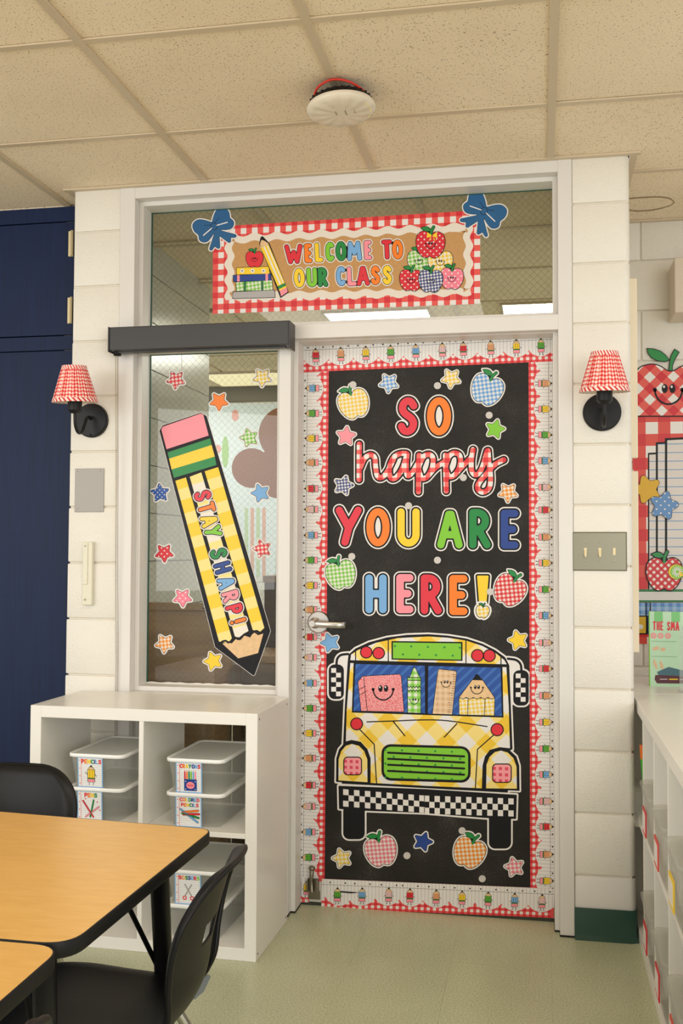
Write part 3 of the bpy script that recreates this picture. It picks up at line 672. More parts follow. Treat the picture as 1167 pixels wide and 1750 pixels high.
for (xa, xb, ya, yb, lb) in ((-1.15, -.59, 1.93, 2.50, 'fluorescent hall ceiling light seen under the banner through the transom'), (-.19, .40, 1.90, 2.48, 'fluorescent hall ceiling light seen at the right end of the transom'), (-2.45, -1.85, 3.70, 4.25, 'fluorescent light at the far end of the hall seen at the top of the window')):
    t_ = empty('ceiling_light', ((xa+xb)/2, (ya+yb)/2, HZ), lb, 'ceiling light', 'hall ceiling lights'); MB().box(xa, xb, ya, yb, HZ-.006, HZ+.003).build('diffuser', TROFFER if ya < 3 else TROFFER2, t_)
    MB().box(xa-.015, xb+.015, ya-.015, ya, HZ-.008, HZ+.004).box(xa-.015, xb+.015, yb, yb+.015, HZ-.008, HZ+.004).box(xa-.015, xa, ya, yb, HZ-.008, HZ+.004).box(xb, xb+.015, ya, yb, HZ-.008, HZ+.004).build('light_frame', TBAR, t_)
# hall furniture and mural
cx0, cx1 = -1.59, -1.250
cab = empty('wooden_cabinet', (-1.42, .45, 0), 'brown wooden cabinet standing in the hall behind the lower left of the window', 'cabinet')
MB().box(cx0, cx1, .36, .375, .02, 1.03, bevel=.002).build('back_panel', HALLWOOD, cab); MB().box(cx0, cx1, .345, .372, 1.03, 1.06, bevel=.002).build('top_rail', HALLWOOD, cab); MB().box(cx0, cx0+.02, .376, .6, 0, 1.05).box(cx1-.02, cx1, .376, .6, 0, 1.05).build('side_panel', HALLWOOD, cab)
MB().lathe([(.0001, -.004), (.006, -.003), (.008, 0)], (-1.535, .345, 1.045), 'y', 0, 12).lathe([(.0001, -.004), (.006, -.003), (.008, 0)], (-1.29, .345, 1.045), 'y', 0, 12).build('screw', CHROME, cab)
dk = empty('dark_desk', (-1.1, .75, 0), 'dark wooden desk in the hall behind the lower right of the window', 'desk')
MB().box(-1.235, -.93, .60, .64, .03, .80).build('front_panel', DARKWOOD, dk); MB().box(-1.24, -.90, .63, 1.0, .80, .83, bevel=.003).build('desk_top', HALLWOOD, dk)
for x in (-1.235, -.96): MB().box(x, x+.035, .56, .60, 0, .80).build('leg', DARKWOOD, dk)
ch = empty('hall_shelf', (-1.07, 1.2, 0), 'brown shelf unit in the hall behind the dark desk', 'shelf'); MB().box(-1.25, -1.03, 1.1, 1.13, 0, 1.12).build('back_panel', DARKWOOD, ch); MB().box(-1.25, -1.0, 1.07, 1.3, 1.12, 1.15).build('top_board', HALLWOOD, ch)
mu = Art(YF-.002); mu.poly([(356, 690), (600, 690), (600, 985), (356, 985)], flat('mural_pale_blue', rgb(206, 218, 226), .6), 0, .001)
mu.sdf(lambda X, Y: np.minimum(np.hypot((X-490)/1.0, (Y-742))-48, np.minimum(np.hypot(X-430, Y-800)-34, np.hypot(X-478, Y-808)-44)), (380, 680, 560, 870), 1.5, [(0, flat('mural_brown', rgb(128, 78, 46), .6), 2, True, .0)])
for x, y0, y1, c in ((385, 745, 800, 'lime'), (372, 760, 775, 'coral'), (402, 700, 720, 'coral')): mu.ellipse(x, (y0+y1)/2, 6, (y1-y0)/2, flat('mural_'+c, {'lime': rgb(150, 190, 120), 'coral': rgb(214, 150, 140)}[c], .6), 2)
for k, x in enumerate((418, 428, 438, 448)): mu.poly([(x, 868), (x+6, 868), (x+6, 985), (x, 985)], [flat('mural_sage', rgb(176, 198, 160), .6), flat('mural_rose', rgb(206, 158, 140), .6)][k % 2], 2)
mu.build('wall_mural', label='pale blue wall mural with brown rounded treetop seen through the sidelight', cat='mural')

# ---- navy cupboard at the far left
CB = empty('navy_cupboard', (-2.4, .15, 0), 'tall navy blue painted wooden cupboard with upper and lower doors left of the block pier', 'cupboard')
def zat(py, px=60): return at(px, py, 1, .15)[2]
CX1 = -1.74; z_a, z_b, z_c = zat(382), zat(575), zat(600)
MB().box(-3.2, XL0-.006, .17, .4, 0, 2.594).build('carcass', NAVYWOOD, CB)
MB().box(-3.2, CX1+.03, .150, .17, z_a+.002, 2.592).build('top_rail', NAVYWOOD, CB); MB().box(-3.2, CX1, .148, .17, z_b+.002, z_a-.003, bevel=.001).build('upper_door', NAVYWOOD, CB)
MB().box(-3.2, CX1+.03, .152, .17, z_c+.002, z_b-.002).build('middle_rail', NAVYWOOD, CB); MB().box(-3.2, CX1, .148, .17, .1, z_c-.003, bevel=.001).build('lower_door', NAVYWOOD, CB)
for py0, py1 in ((393, 436), (507, 551)):
    z1, z0 = at(124, py0, 1, .13)[2], at(124, py1, 1, .13)[2]; xx = at(122.5, 500, 1, .13)[0]
    MB().tube([(xx-.004, .135, z0), (xx-.004, .135, z1)], .0055, 0, 10).box(xx-.022, xx-.004, .142, .148, z0, z1).build('hinge', IVORY, CB)
# battens on the pier side
for z0, z1, lb in ((at(1083, 782, 1, .05)[2], at(1083, 475, 1, .05)[2], 'upper'), (at(1083, 1115, 1, .05)[2], at(1083, 805, 1, .05)[2], 'lower')):
    MB().box(XR1-.004, XR1+.0225, .055, .085, z0, z1, bevel=.002).build('cream_batten', flat('cream_batten_paint_'+lb, rgb(232, 218, 190), .5), label=lb+' length of cream painted batten fixed along the edge of the right block pier', cat='batten', group='battens on the right pier')

# ================================================================== DOOR DECORATION
YP = YD  # paper sits on the door face
ch_ = Art(YP); ch_.poly([(558, 628), (908, 612), (910, 1522), (550, 1507)], 'chalk', 0, .001)
ch_.build('chalkboard_paper', label='black chalkboard patterned paper sheet covering the middle of the door', cat='poster')
# scalloped border strips
PC = dict(blue=('sky', None), green=('green', 'lime'), yellow=('yellow', None), orange=('orange', 'tan'), red=('red', None), pink=('pink', 'white'))
def mini_pencil(cx, cy, d, col, Y, layer, parent, fn=None):
    """d: unit vector from eraser to tip in photo px"""
    a = Art(Y, fn); ux, uy = d; vx, vy = -uy, ux
    T = lambda u, v: (cx+1.08*u*ux+1.15*v*vx, cy+1.08*u*uy+1.15*v*vy); q = lambda u0, u1, w0, w1, m, l: a.poly([T(u0, w0), T(u1, w0), T(u1, w1), T(u0, w1)], m, layer+l)
    c1, c2 = PC[col]
    for s_ in (-1, 1):
        q(-14.5, -9, s_*2-.35, s_*2+.35, 'black', 0); q(-14.8, -14.0, s_*2-.3, s_*2+1.6*s_, 'black', 0)
        a.poly([T(0, s_*4), T(.6, s_*4.2), T(-2.6, s_*7.4), T(-3.2, s_*7)], 'black', layer)
    q(-10.6, 5.4, -5, 5, 'black', 0)
    q(-10.1, -5.6, -4.5, 4.5, 'pink', 1); q(-5.6, -3.4, -4.5, 4.5, 'darkgreen', 1); q(-3.4, 5.0, -4.5, 4.5, c1, 1)
    if c2:
        for w in (-3, 0, 3): q(-3.4, 5.0, w-.5, w+.5, c2, 2)
        for u in (-1.6, .8, 3.2): q(u-.45, u+.45, -4.5, 4.5, c2, 2)
    else:
        for w in (-1.5, 1.5): q(-3.4, 5.0, w-.2, w+.2, 'black', 2)
    a.poly([T(5, -5), T(12.4, 0), T(5, 5)], 'black', layer+1); a.poly([T(5, -4.4), T(11.4, 0), T(5, 4.4)], 'wood', layer+2); a.poly([T(9, -1.9), T(12.2, 0), T(9, 1.9)], 'black', layer+3)
    return a.build('printed_pencil', parent)
def strip(name, A, B, nrm, depth, cusps, pens, lines_mat, label, layer0, dots_px, notch=None, gin=None):
    """A,B ends of the inner (gingham) edge; nrm outwards; cusps: positions along A-B; pens list"""
    A, B = np.array(A, float), np.array(B, float); L = np.linalg.norm(B-A); d = (B-A)/L; n = np.array(nrm, float)
    a = Art(YP); T = lambda t, w: tuple(A+d*t+n*w)
    if notch is None:
        a.poly([T(0, 0), T(L, 0), T(L, depth), T(0, depth)], 'softred', layer0, .0008)
    else:
        a.poly([T(t, notch(t)) for t in np.linspace(0, L, 60)]+[T(L, depth), T(0, depth)], 'softred', layer0, .0008)
    nt = (lambda t: notch(t)) if notch else (lambda t: 0); pp_ = 10.6; k = 0
    while k*pp_/2 < L-pp_/2:
        t_a, t_b = k*pp_/2, (k+1)*pp_/2; q = nt((t_a+t_b)/2)
        for w0, w1, odd in ((0, 4.0, 1), (4.0, 8.8, 0), (8.8, 13.4, 1), (13.4, 18, 0), (18, 21, 1)):
            if k % 2 == odd: a.poly([T(t_a, w0+q), T(t_b, w0+q), T(t_b, w1+q), T(t_a, w1+q)], 'deepred' if odd else 'white', layer0+1)
        k += 1
    # scalloped lined paper
    edge = []
    cs = [-20]+cusps+[L+20]
    for c0, c1 in zip(cs[:-1], cs[1:]):
        for k in range(16):
            u = k/16; t = c0+(c1-c0)*u
            if 0 <= t <= L: edge.append((t, 20.6-11.4*(1-(2*u-1)**2)**.85))
    edge = [(0, edge[0][1])]+edge+[(L, edge[-1][1])]
    sd = 1 if notch is None else 1
    a.poly([T(t, w+(notch(t) if notch else 0)) for t, w in edge]+[T(L, depth), T(0, depth)], lines_mat, layer0+2)
    # thin red outline of the scallops and a margin line
    a.poly([T(0, depth-9.8), T(L, depth-9.8), T(L, depth-9.3), T(0, depth-9.3)], 'black', layer0+3)
    for t in dots_px:
        p_ = T(t, depth-5.6); a.ellipse(p_[0], p_[1], 1.35, 1.35, 'black', layer0+4, 10)
    o = a.build(name, label=label, cat='paper border', group='scalloped border strips around the door')
    for t, col in pens:
        p_ = T(t, 27.6+(notch(t) if notch else 0)); mini_pencil(p_[0], p_[1], n, col, YP, layer0+4, o)
    return o
def from3(y): return 560+y/2.537
def from4(y): return 1050+y/2.537
cyc = ['blue', 'green', 'yellow', 'orange', 'red', 'pink']
lp_ = [from3(v) for v in (263, 372, 480, 585, 698, 788, 900, 1008, 1118, 1223)]+[from4(v) for v in (98, 186, 298, 407, 515, 623, 740, 832, 943, 1053)]
def mids(v): return [(a+b)/2 for a, b in zip(v[:-1], v[1:])]
def hp(v): return [w for a in v for w in (a-13, a+13)]
t0 = 621.; pL = [v-t0 for v in lp_]; cL = [pL[0]-21]+mids(pL)+[pL[-1]+21]
strip('paper_border', (562.0, t0), (554.6, 1506), (-1, 0), 46, cL, list(zip(pL, [cyc[i % 6] for i in range(20)])), 'lined_h', 'scalloped pencil-print border strip down the left edge of the door', 3, [v for v in hp(pL) if v > 0])
rp_ = [from3(v) for v in (242, 353, 465, 577, 692, 790, 908, 1020, 1135, 1248)]+[from4(v) for v in (123, 235, 352, 467, 582, 694, 810, 920, 1040, 1155)]
rc = ['orange', 'yellow', 'green', 'blue', 'pink', 'red', 'orange', 'yellow', 'green', 'blue', 'pink', 'red', 'orange', 'yellow', 'green', 'blue', 'pink', 'red', 'orange', 'yellow']
t0 = 606.; pR = [v-t0 for v in rp_]; cR = [pR[0]-22]+mids(pR)+[pR[-1]+22]
strip('paper_border', (903.0, t0), (906, 1519), (1, 0), 44, cR, list(zip(pR, rc)), 'lined_h', 'scalloped pencil-print border strip down the right edge of the door', 3, [v for v in hp(pR) if v > 0])
tp_ = [500+v/2.537 for v in (103, 212, 320, 428, 537, 652, 743, 862, 973, 1080)]; tc_ = ['red', 'orange', 'yellow', 'green', 'blue', 'pink', 'red', 'orange', 'yellow', 'green']
t0 = 518.; pT = [v-t0 for v in tp_]; cT = [pT[0]-20]+mids(pT)+[pT[-1]+20]
strip('paper_border', (t0, 636.5), (947, 617.5), (-.03, -1), 47, cT, list(zip(pT, tc_)), 'lined_v', 'scalloped pencil-print border strip across the top of the door', 10, [v for v in hp(pT) if v > 0])
bp_ = [500+v/2.537 for v in (193, 300, 415, 507, 621, 733, 846, 961, 1080)]; bc_ = ['green', 'blue', 'pink', 'red', 'orange', 'yellow', 'green', 'blue', 'pink']
t0 = 549.; pB = [v-t0 for v in bp_]; cB = [pB[0]-21]+mids(pB)+[pB[-1]+21]
# bottom strip: gingham along its lower edge, lined paper upward
def bulge(t): return -5.5*math.exp(-((t-44)/26)**2)
strip('paper_border', (t0, 1551.5), (946, 1568.5), (.03, -1), 50, cB, list(zip(pB, bc_)), 'lined_v', 'scalloped pencil-print border strip along the bottom of the door with the shade of a gap painted on', 10, hp(pB), notch=bulge)
sl = Art(YP); sl.poly([(571, 1522), (583, 1522.2), (600, 1523.5), (616, 1525), (600, 1526.3), (580, 1524.5)], 'black', 14); o = sl.build('slit_shade', [x for x in bpy.data.objects if x.name.startswith('paper_border')][-1])  # flat black sliver painted for the shade inside the opened paper gap
sm = Art(YP); sm.poly([(514, 1541.5), (528, 1541.8), (528, 1499), (516, 1499)], 'lined_v', 9, .0008); sm.poly([(514, 1541.5), (528, 1541.8), (528, 1533), (520, 1534), (514.5, 1531)], 'g_red_border', 10)
o = sm.build('paper_border_piece', label='small leftover piece of pencil border at the bottom left corner beside the door holder', cat='paper border'); mini_pencil(524.5, 1517.5, (0, -1), 'yellow', YP, 11, o)

# polka dots, stars, apples
for X, Y, f, lb in ((262, 248, from3, 'above the yellow apple'), (628, 252, from3, 'left of the yellow gingham star at the top'), (852, 380, from3, 'above the lime green star'), (740, 650, from3, 'under the word happy'),
                    (503, 772, from3, 'on the top of the letter U'), (257, 992, from3, 'above the green apple'), (628, 1008, from3, 'above the word HERE'), (857, 1145, from3, 'between exclamation mark and red apple'),
                    (735, 937, from4, 'above the orange apple'), (496, 1045, from4, 'right of the pink apple'), (822, 1145, from4, 'lowest of all, under the orange apple')):
    a = Art(YP); px, py = 500+X/2.537, f(Y); pts = [(px+6*math.cos(k*math.pi/12), py+6*math.sin(k*math.pi/12)) for k in range(24)]; a.poly(pts, flat('dot_grey', rgb(206, 200, 194), .5) if 'dot_grey' not in MATS else MATS['dot_grey'], 14, .0008)
    a.build('paper_dot', label='small white round paper dot '+lb, cat='dot cutout', group='white paper dots on the door')
SG = 'star cutouts on the door'
for X, Y, f, rot, mat, lb in ((417, 240, from3, 270-4, 'g_blue', 'pale blue gingham star at the top left of the door'), (687, 220, from3, 265, 'g_yellow', 'yellow gingham star at the top of the door, left of the blue apple'),
    (232, 470, from3, 84, 'pink', 'plain pink star left of the word happy'), (878, 440, from3, 3, 'lime', 'plain lime green star right of the word SO'), (221, 684, from3, 2, 'g_navy', 'navy gingham star below left of the word happy'),
    (934, 715, from3, 268, 'g_orange', 'orange gingham star right of the word happy'), (163, 122, from4, 182, 'sky', 'plain light blue star under the door handle'), (977, 112, from4, 178, 'yellow', 'plain yellow star above the right of the bus roof'),
    (565, 985, from4, 70, 'navy', 'plain dark blue star between the two bottom apples'), (214, 1057, from4, 180, 'g_yellow', 'yellow gingham star at the bottom left of the door'), (961, 1095, from4, 176, 'g_pink', 'pink gingham star at the bottom right of the door')):
    star(500+X/2.537, f(Y), 19.2, rot, mat, YP, lb, SG, extra=8 if X == 163 else 0)
for X, Y, f, R, rot, mat, lb in ((265, 330, from3, 26, -.30, 'g_yellow', 'yellow gingham apple at the top left of the door'), (842, 268, from3, 27, .38, 'g_blue', 'light blue gingham apple at the top right of the door'),
    (210, 1070, from3, 25.5, -.25, 'g_green', 'green gingham apple left of the word HERE'), (940, 1138, from3, 27, .5, 'g_red_small', 'red gingham apple right of the word HERE'),
    (383, 1026, from4, 27, -.2, 'g_pink', 'pink gingham apple under the left of the bus'), (765, 1032, from4, 27, .38, 'g_orange', 'orange gingham apple under the right of the bus')):
    a = Art(YP); apple_art(a, 500+X/2.537, f(Y), R, rot, mat, 3 if X != 210 else 8, thick=.001); a.build('paper_apple', label=lb, cat='apple cutout', group='apple cutouts on the door')
# greeting letters.  coords from the enlarged view (560,660)+/3.432
LGp = 'cutout letters of the door greeting'
f1 = lambda X, Y: (560+X/3.432, 660+Y/3.432)
def dl(ch, x0, x1, y0, y1, col, lb, f=f1, sc=3.432, rot=0., r=6.3):
    a, b = f(x0, y0); c, d = f(x1, y1); cutout_letter(ch, (a+c)/2, (b+d)/2, c-a-9.6, d-b-9.6, col, r, 2.6, 2.2, YP, lb, LGp, rot)
dl('S', 395, 542, 48, 305, 'coral', 'red cutout letter S starting the word SO'); dl('O', 565, 740, 48, 305, 'orange', 'orange cutout letter O ending the word SO')
dl('Y', 30, 216, 690, 952, 'coral', 'red cutout letter Y starting the word YOU'); dl('O', 210, 380, 698, 956, 'orange', 'orange cutout letter O in the word YOU'); dl('U', 392, 556, 700, 958, 'yellow', 'yellow cutout letter U ending the word YOU')
dl('A', 625, 808, 714, 968, 'lime', 'lime green cutout letter A starting the word ARE'); dl('R', 813, 972, 703, 968, 'green', 'green cutout letter R in the word ARE'); dl('E', 998, 1135, 708, 970, 'navy', 'dark blue cutout letter E ending the word ARE')
f2 = lambda X, Y: (500+X/2.537, 560+Y/2.537)
dl('H', 303, 420, 1058, 1250, 'sky', 'light blue cutout letter H starting the word HERE', f2, r=6.5); dl('E', 437, 536, 1056, 1250, 'pink', 'pink cutout letter E, second letter of HERE', f2, r=6.5); dl('R', 543, 659, 1058, 1254, 'coral', 'red cutout letter R in the word HERE', f2, r=6.5)
dl('E', 667, 770, 1060, 1258, 'orange', 'orange cutout letter E ending the word HERE', f2, r=6.5)
a = Art(YP); px, py = f2(822, 1130); nt = [(px-7.5, 985), (px+9.5, 985), (px+6, 1030), (px-4, 1030)]
a.sdf(lambda X, Y: d_poly(X, Y, nt), (px-25, 970, px+25, 1050), .7, [(6.5, 'white', 1, True, .001), (4.2, 'black', 2, False, 0), (1.4, 'yellow', 3, False, 0)]); apple_art(a, px+.5, 1045, 11.5, .15, 'g_yellow', 4, white=2.6, ol=1.0, step=.5)
a.build('paper_exclamation_mark', label='yellow cutout exclamation mark with a small apple for its dot after HERE', cat='letter cutout', group=LGp)
# happy, script strokes traced in the enlarged view
hs = [[(185, 340), (184, 420), (184, 548)], [(190, 480), (215, 425), (250, 402), (275, 420), (280, 470), (292, 528), (318, 535), (350, 500), (385, 430)],
      [(460, 395), (430, 395), (395, 410), (370, 450), (360, 500), (372, 540), (402, 535), (440, 480), (465, 398)], [(465, 398), (460, 470), (468, 525), (500, 500), (535, 440)],
      [(536, 405), (533, 500), (532, 620)], [(534, 470), (560, 415), (595, 400), (618, 425), (612, 480), (585, 530), (552, 540), (536, 500)], [(585, 530), (630, 480), (690, 440)],
      [(690, 405), (692, 500), (695, 615)], [(690, 470), (712, 410), (745, 392), (775, 410), (775, 470), (745, 520), (712, 530), (695, 495)], [(745, 520), (790, 470), (840, 420)],
      [(852, 372), (842, 440), (846, 500), (872, 520), (905, 480), (935, 380)], [(940, 378), (945, 450), (955, 540), (945, 600), (910, 622), (882, 605), (885, 570), (925, 520), (980, 460), (1032, 432)]]
lines = [[f1(*p) for p in spline(l, 5)] for l in hs]; a = Art(YP)
a.sdf(lambda X, Y: d_lines(X, Y, lines), (598, 745, 875, 860), .75, [(9.0, 'white', 2, True, .001), (7.0, 'black', 3, False, 0), (4.4, 'g_happy', 4, False, 0)])
a.build('paper_word', label='red gingham cutout of the handwritten word happy', cat='word cutout')

# ------------------------------------------------------------------ the bus
fb = lambda X, Y: (550+X/3.242, 1080+Y/3.242); FB = lambda pts: [fb(*p) for p in pts]
def rrect(x0, y0, x1, y1, r, n=5, sk=0.):
    o = []
    for cx, cy, a0 in ((x1-r, y0+r, -90), (x1-r, y1-r, 0), (x0+r, y1-r, 90), (x0+r, y0+r, 180)):
        for k in range(n+1): a_ = math.radians(a0+90*k/n); x, y = cx+r*math.cos(a_), cy+r*math.sin(a_); o.append((x, y+sk*(x-x0)))
    return o
roof = [(143, 165), (148, 125), (185, 92), (260, 57), (360, 30), (470, 16), (590, 12), (700, 20), (800, 36), (890, 65), (960, 100), (1015, 140), (1038, 185), (1046, 400), (1056, 650), (1030, 660), (1030, 890), (110, 840), (118, 620), (128, 400)]
fend_l = [(78, 830), (80, 700), (95, 650), (125, 615), (165, 605), (215, 615), (250, 650), (266, 700), (266, 845)]; fend_r = [(895, 870), (898, 730), (915, 680), (950, 650), (990, 642), (1040, 655), (1078, 690), (1093, 740), (1095, 880)]
bump = [(92, 852), (570, 870), (1080, 902), (1076, 1036), (900, 1030), (570, 1003), (230, 990), (95, 980)]
sil = [FB(p) for p in (roof, fend_l, fend_r, bump, rrect(118, 960, 238, 1148, 34), rrect(925, 1000, 1048, 1200, 34), rrect(38, 180, 122, 372, 32), rrect(1060, 212, 1146, 408, 32))]
arms = [FB(spline(p, 5)) for p in ([(145, 122), (105, 128), (85, 150), (80, 190)], [(1030, 148), (1075, 155), (1100, 178), (1106, 215)])]
whites = [FB(p) for p in ([(145, 122), (105, 128), (85, 150), (80, 190), (120, 200), (130, 360), (150, 300)], [(1030, 148), (1075, 155), (1100, 178), (1106, 215), (1062, 220), (1050, 400), (1030, 300)])]
def fsil(X, Y):
    D = d_lines(X, Y, arms)-2.0
    for p in sil: D = np.minimum(D, d_poly(X, Y, p))
    return D
def fsil2(X, Y):
    D = fsil(X, Y)
    for p in whites: D = np.minimum(D, d_poly(X, Y, p))
    return D
a = Art(YP); bnd = (552, 1075, 912, 1460); a.sdf(fsil2, bnd, 1.1, [(2.8, 'white', 3, True, .001)]); a.sdf(fsil, bnd, 1.1, [(0, 'black', 4, False, 0)])
BUS = a.build('paper_bus', label='large yellow gingham school bus cutout on the lower half of the door', cat='bus cutout')
def bus_part(name, fnc, label=None):
    a = Art(YP); fnc(a); return a.build(name, BUS, label=label)
def body(a):
    a.poly(FB([(158, 156), (162, 125), (200, 100), (300, 60), (420, 34), (590, 25), (700, 32), (800, 48), (890, 78), (960, 115), (1010, 155), (1024, 179)]), 'g_bus', 5)
    a.poly(FB([(158, 172), (1022, 195), (1035, 410), (1042, 644), (985, 638), (930, 653), (903, 690), (890, 740), (886, 866), (570, 852), (270, 836), (270, 700), (252, 648), (215, 608), (165, 598), (133, 606), (138, 430)]), 'g_bus', 5)
    a.strokes([FB(l) for l in ([(368, 40), (368, 160)], [(798, 48), (798, 172)], [(187, 104), (187, 160)], [(992, 135), (992, 180)])], .9, 'black', 6, .4)
    a.strokes([FB(l) for l in ([(210, 540), (290, 622), (303, 838)], [(950, 572), (862, 650), (850, 868)])], .95, 'black', 6, .4)
bus_part('body_print', body)
bus_part('wiper_print', lambda a: a.strokes([FB(l) for l in (spline([(250, 498), (400, 493), (560, 487), (700, 492), (915, 524)], 4), [(395, 495), (460, 575)], [(748, 508), (678, 583)])], 1.0, 'black', 6, .4))
bus_part('fender_print', lambda a: a.poly(FB([(92, 822), (93, 705), (107, 660), (133, 630), (165, 620), (205, 630), (235, 660), (252, 705), (253, 832)]), 'g_bus', 7), None)
bus_part('fender_print', lambda a: a.poly(FB([(910, 866), (912, 735), (928, 693), (958, 665), (992, 657), (1030, 668), (1062, 700), (1078, 745), (1080, 868)]), 'g_bus', 7), None)
for (x0, y0, x1, y1) in ((123, 694, 219, 790), (947, 732, 1048, 832)):
    bus_part('headlight_print', lambda a: (a.poly(FB(rrect(x0-4, y0-4, x1+4, y1+4, 24)), 'black', 8), a.poly(FB(rrect(x0+2, y0+2, x1-2, y1-2, 18)), 'g_plaid', 9)), 'pink plaid headlight')
for (x, y, r) in ((246, 112, 32), (315, 117, 32), (862, 130, 33), (928, 131, 33), (193, 509, 33), (971, 541, 34)):
    bus_part('lamp_print', lambda a: (a.ellipse(*fb(x, y), r/3.242+.9, r/3.242+.9, 'black', 8, 24), a.ellipse(*fb(x, y), r/3.242-.9, r/3.242-.9, 'red', 9, 24)), 'round red lamp')
def sign(a):
    a.poly(FB([(386, 50), (779, 55), (779, 160), (386, 153)]), 'black', 7); a.poly(FB([(394, 58), (771, 63), (771, 153), (394, 146)]), 'lime', 8)
    for x, y in ((405, 78), (495, 80), (587, 83), (679, 85), (764, 87), (449, 124), (540, 126), (632, 128), (725, 131)): a.ellipse(*fb(x, y), 1.9, 1.9, 'green', 9, 10)
bus_part('sign_print', sign, 'lime green sign board with green dots')
def shield(a):
    a.poly(FB([(176, 170), (1000, 192), (1006, 474), (166, 446)]), 'black', 6); a.poly(FB([(187, 177), (570, 187), (572, 450), (175, 437)]), 'shield', 7); a.poly(FB([(590, 188), (990, 198), (997, 465), (587, 453)]), 'shield', 7)
bus_part('windshield_print', shield, 'dark blue striped windshield in two halves')
def ol(a, pts, mat, l, o=1.0):
    b = FB(pts); xs = [p[0] for p in b]; ys = [p[1] for p in b]; a.sdf(lambda X, Y: d_poly(X, Y, b), (min(xs)-3, min(ys)-3, max(xs)+3, max(ys)+3), .6, [(o*.5, 'black', l, False, 0), (-o*.5, mat, l+1, False, 0)])
def book(a):
    ol(a, [(200, 275), (225, 245), (430, 233), (440, 245), (456, 443), (217, 438)], 'glitter', 8); a.strokes([FB([(232, 250), (252, 438)]), FB([(205, 320), (240, 300)]), FB([(208, 350), (243, 330)])], .5, 'black', 10, .3); c = fb(340, 330); smile(a, c[0], c[1], 19, 10)
bus_part('book_print', book, 'red glitter book with a smiling face')
def crayon(a):
    ol(a, [(475, 447), (475, 250), (488, 248), (505, 202), (512, 195), (520, 202), (540, 245), (548, 250), (548, 450)], 'g_lime', 8)
    a.strokes([FB([(476, 252), (547, 252)]), FB([(476, 268), (547, 268)])]+[FB([(476+k*8, yy+(5 if k % 2 else -5)) for k in range(10)]) for yy in (305, 325)], .6, 'black', 10, .3); c = fb(512, 380); smile(a, c[0], c[1], 8.2, 10)
bus_part('crayon_print', crayon, 'lime green crayon with a smiling face')
def ruler(a):
    ol(a, [(643, 212), (650, 205), (740, 215), (747, 225), (722, 458), (612, 454)], 'g_ruler', 8); a.strokes([FB([(742-k*1.55-(22 if k % 4 == 0 else 13), 235+k*13), (742-k*1.55, 236+k*13)]) for k in range(17)], .35, 'black', 10, .25); c = fb(688, 284); smile(a, c[0], c[1], 9, 10)
bus_part('ruler_print', ruler, 'tan ruler with a smiling face')
def pencil(a):
    ol(a, [(760, 366), (958, 366), (955, 464), (760, 458)], 'g_yellow', 8); ol(a, [(760, 362), (835, 262), (888, 262), (958, 365), (940, 372), (920, 362), (900, 372), (880, 362), (860, 372), (840, 362), (820, 372), (800, 362), (780, 372)], 'wood', 10)
    a.poly(FB([(833, 266), (852, 236), (858, 231), (866, 236), (890, 268)]), 'black', 12); a.strokes([FB([(810, 370), (808, 458)]), FB([(905, 370), (900, 462)])], .5, 'black', 12, .3); c = fb(859, 315); smile(a, c[0], c[1], 11.5, 12)
bus_part('pencil_print', pencil, 'yellow gingham pencil tip with a smiling face')
def grille(a):
    a.poly(FB(rrect(330, 620, 824, 822, 52, sk=.028)), 'black', 7); a.poly(FB(rrect(344, 634, 810, 808, 40, sk=.028)), 'lime', 8)
    for i in range(5):
        for k in range(5): x, y = 352+92*i+(46 if k % 2 else 0), 652+38*k; a.ellipse(*fb(x, y+.028*(x-330)), 1.9, 1.9, 'green', 9, 10) if 350 < x < 800 else None
    a.strokes([FB([(367, y0), (788, y0+21)]) for y0 in (668, 702, 735, 769)], 1.75, 'black', 10, .5)
bus_part('grille_print', grille, 'lime green grille with dots and black bars')
def checks(a):
    for (xa, ya, xb, yb, hh) in ((118, 870, 570, 906, 96), (566, 906, 1062, 922, 100)):
        n = int((xb-xa)/28.4); sx = (xb-xa)/n
        for i in range(n):
            for k in range(3):
                if (i+k) % 2 == 0:
                    x = xa+i*sx; y = ya+(yb-ya)*i/n+k*hh/3; a.poly(FB([(x, y), (x+sx, y+(yb-ya)/n), (x+sx, y+hh/3+(yb-ya)/n), (x, y+hh/3)]), 'white', 7)
bus_part('checkered_bumper_print', checks, 'black and white checkered bumper band')
for (x0, y0) in ((52, 200), (1074, 230)):
    def mc(a):
        for i in range(2):
            for k in range(6):
                if (i+k) % 2 == 0: a.poly(FB([(x0+i*27, y0+k*26), (x0+i*27+27, y0+k*26), (x0+i*27+27, y0+k*26+26), (x0+i*27, y0+k*26+26)]), 'white', 7)
    bus_part('mirror_print', mc, 'checkered side mirror')

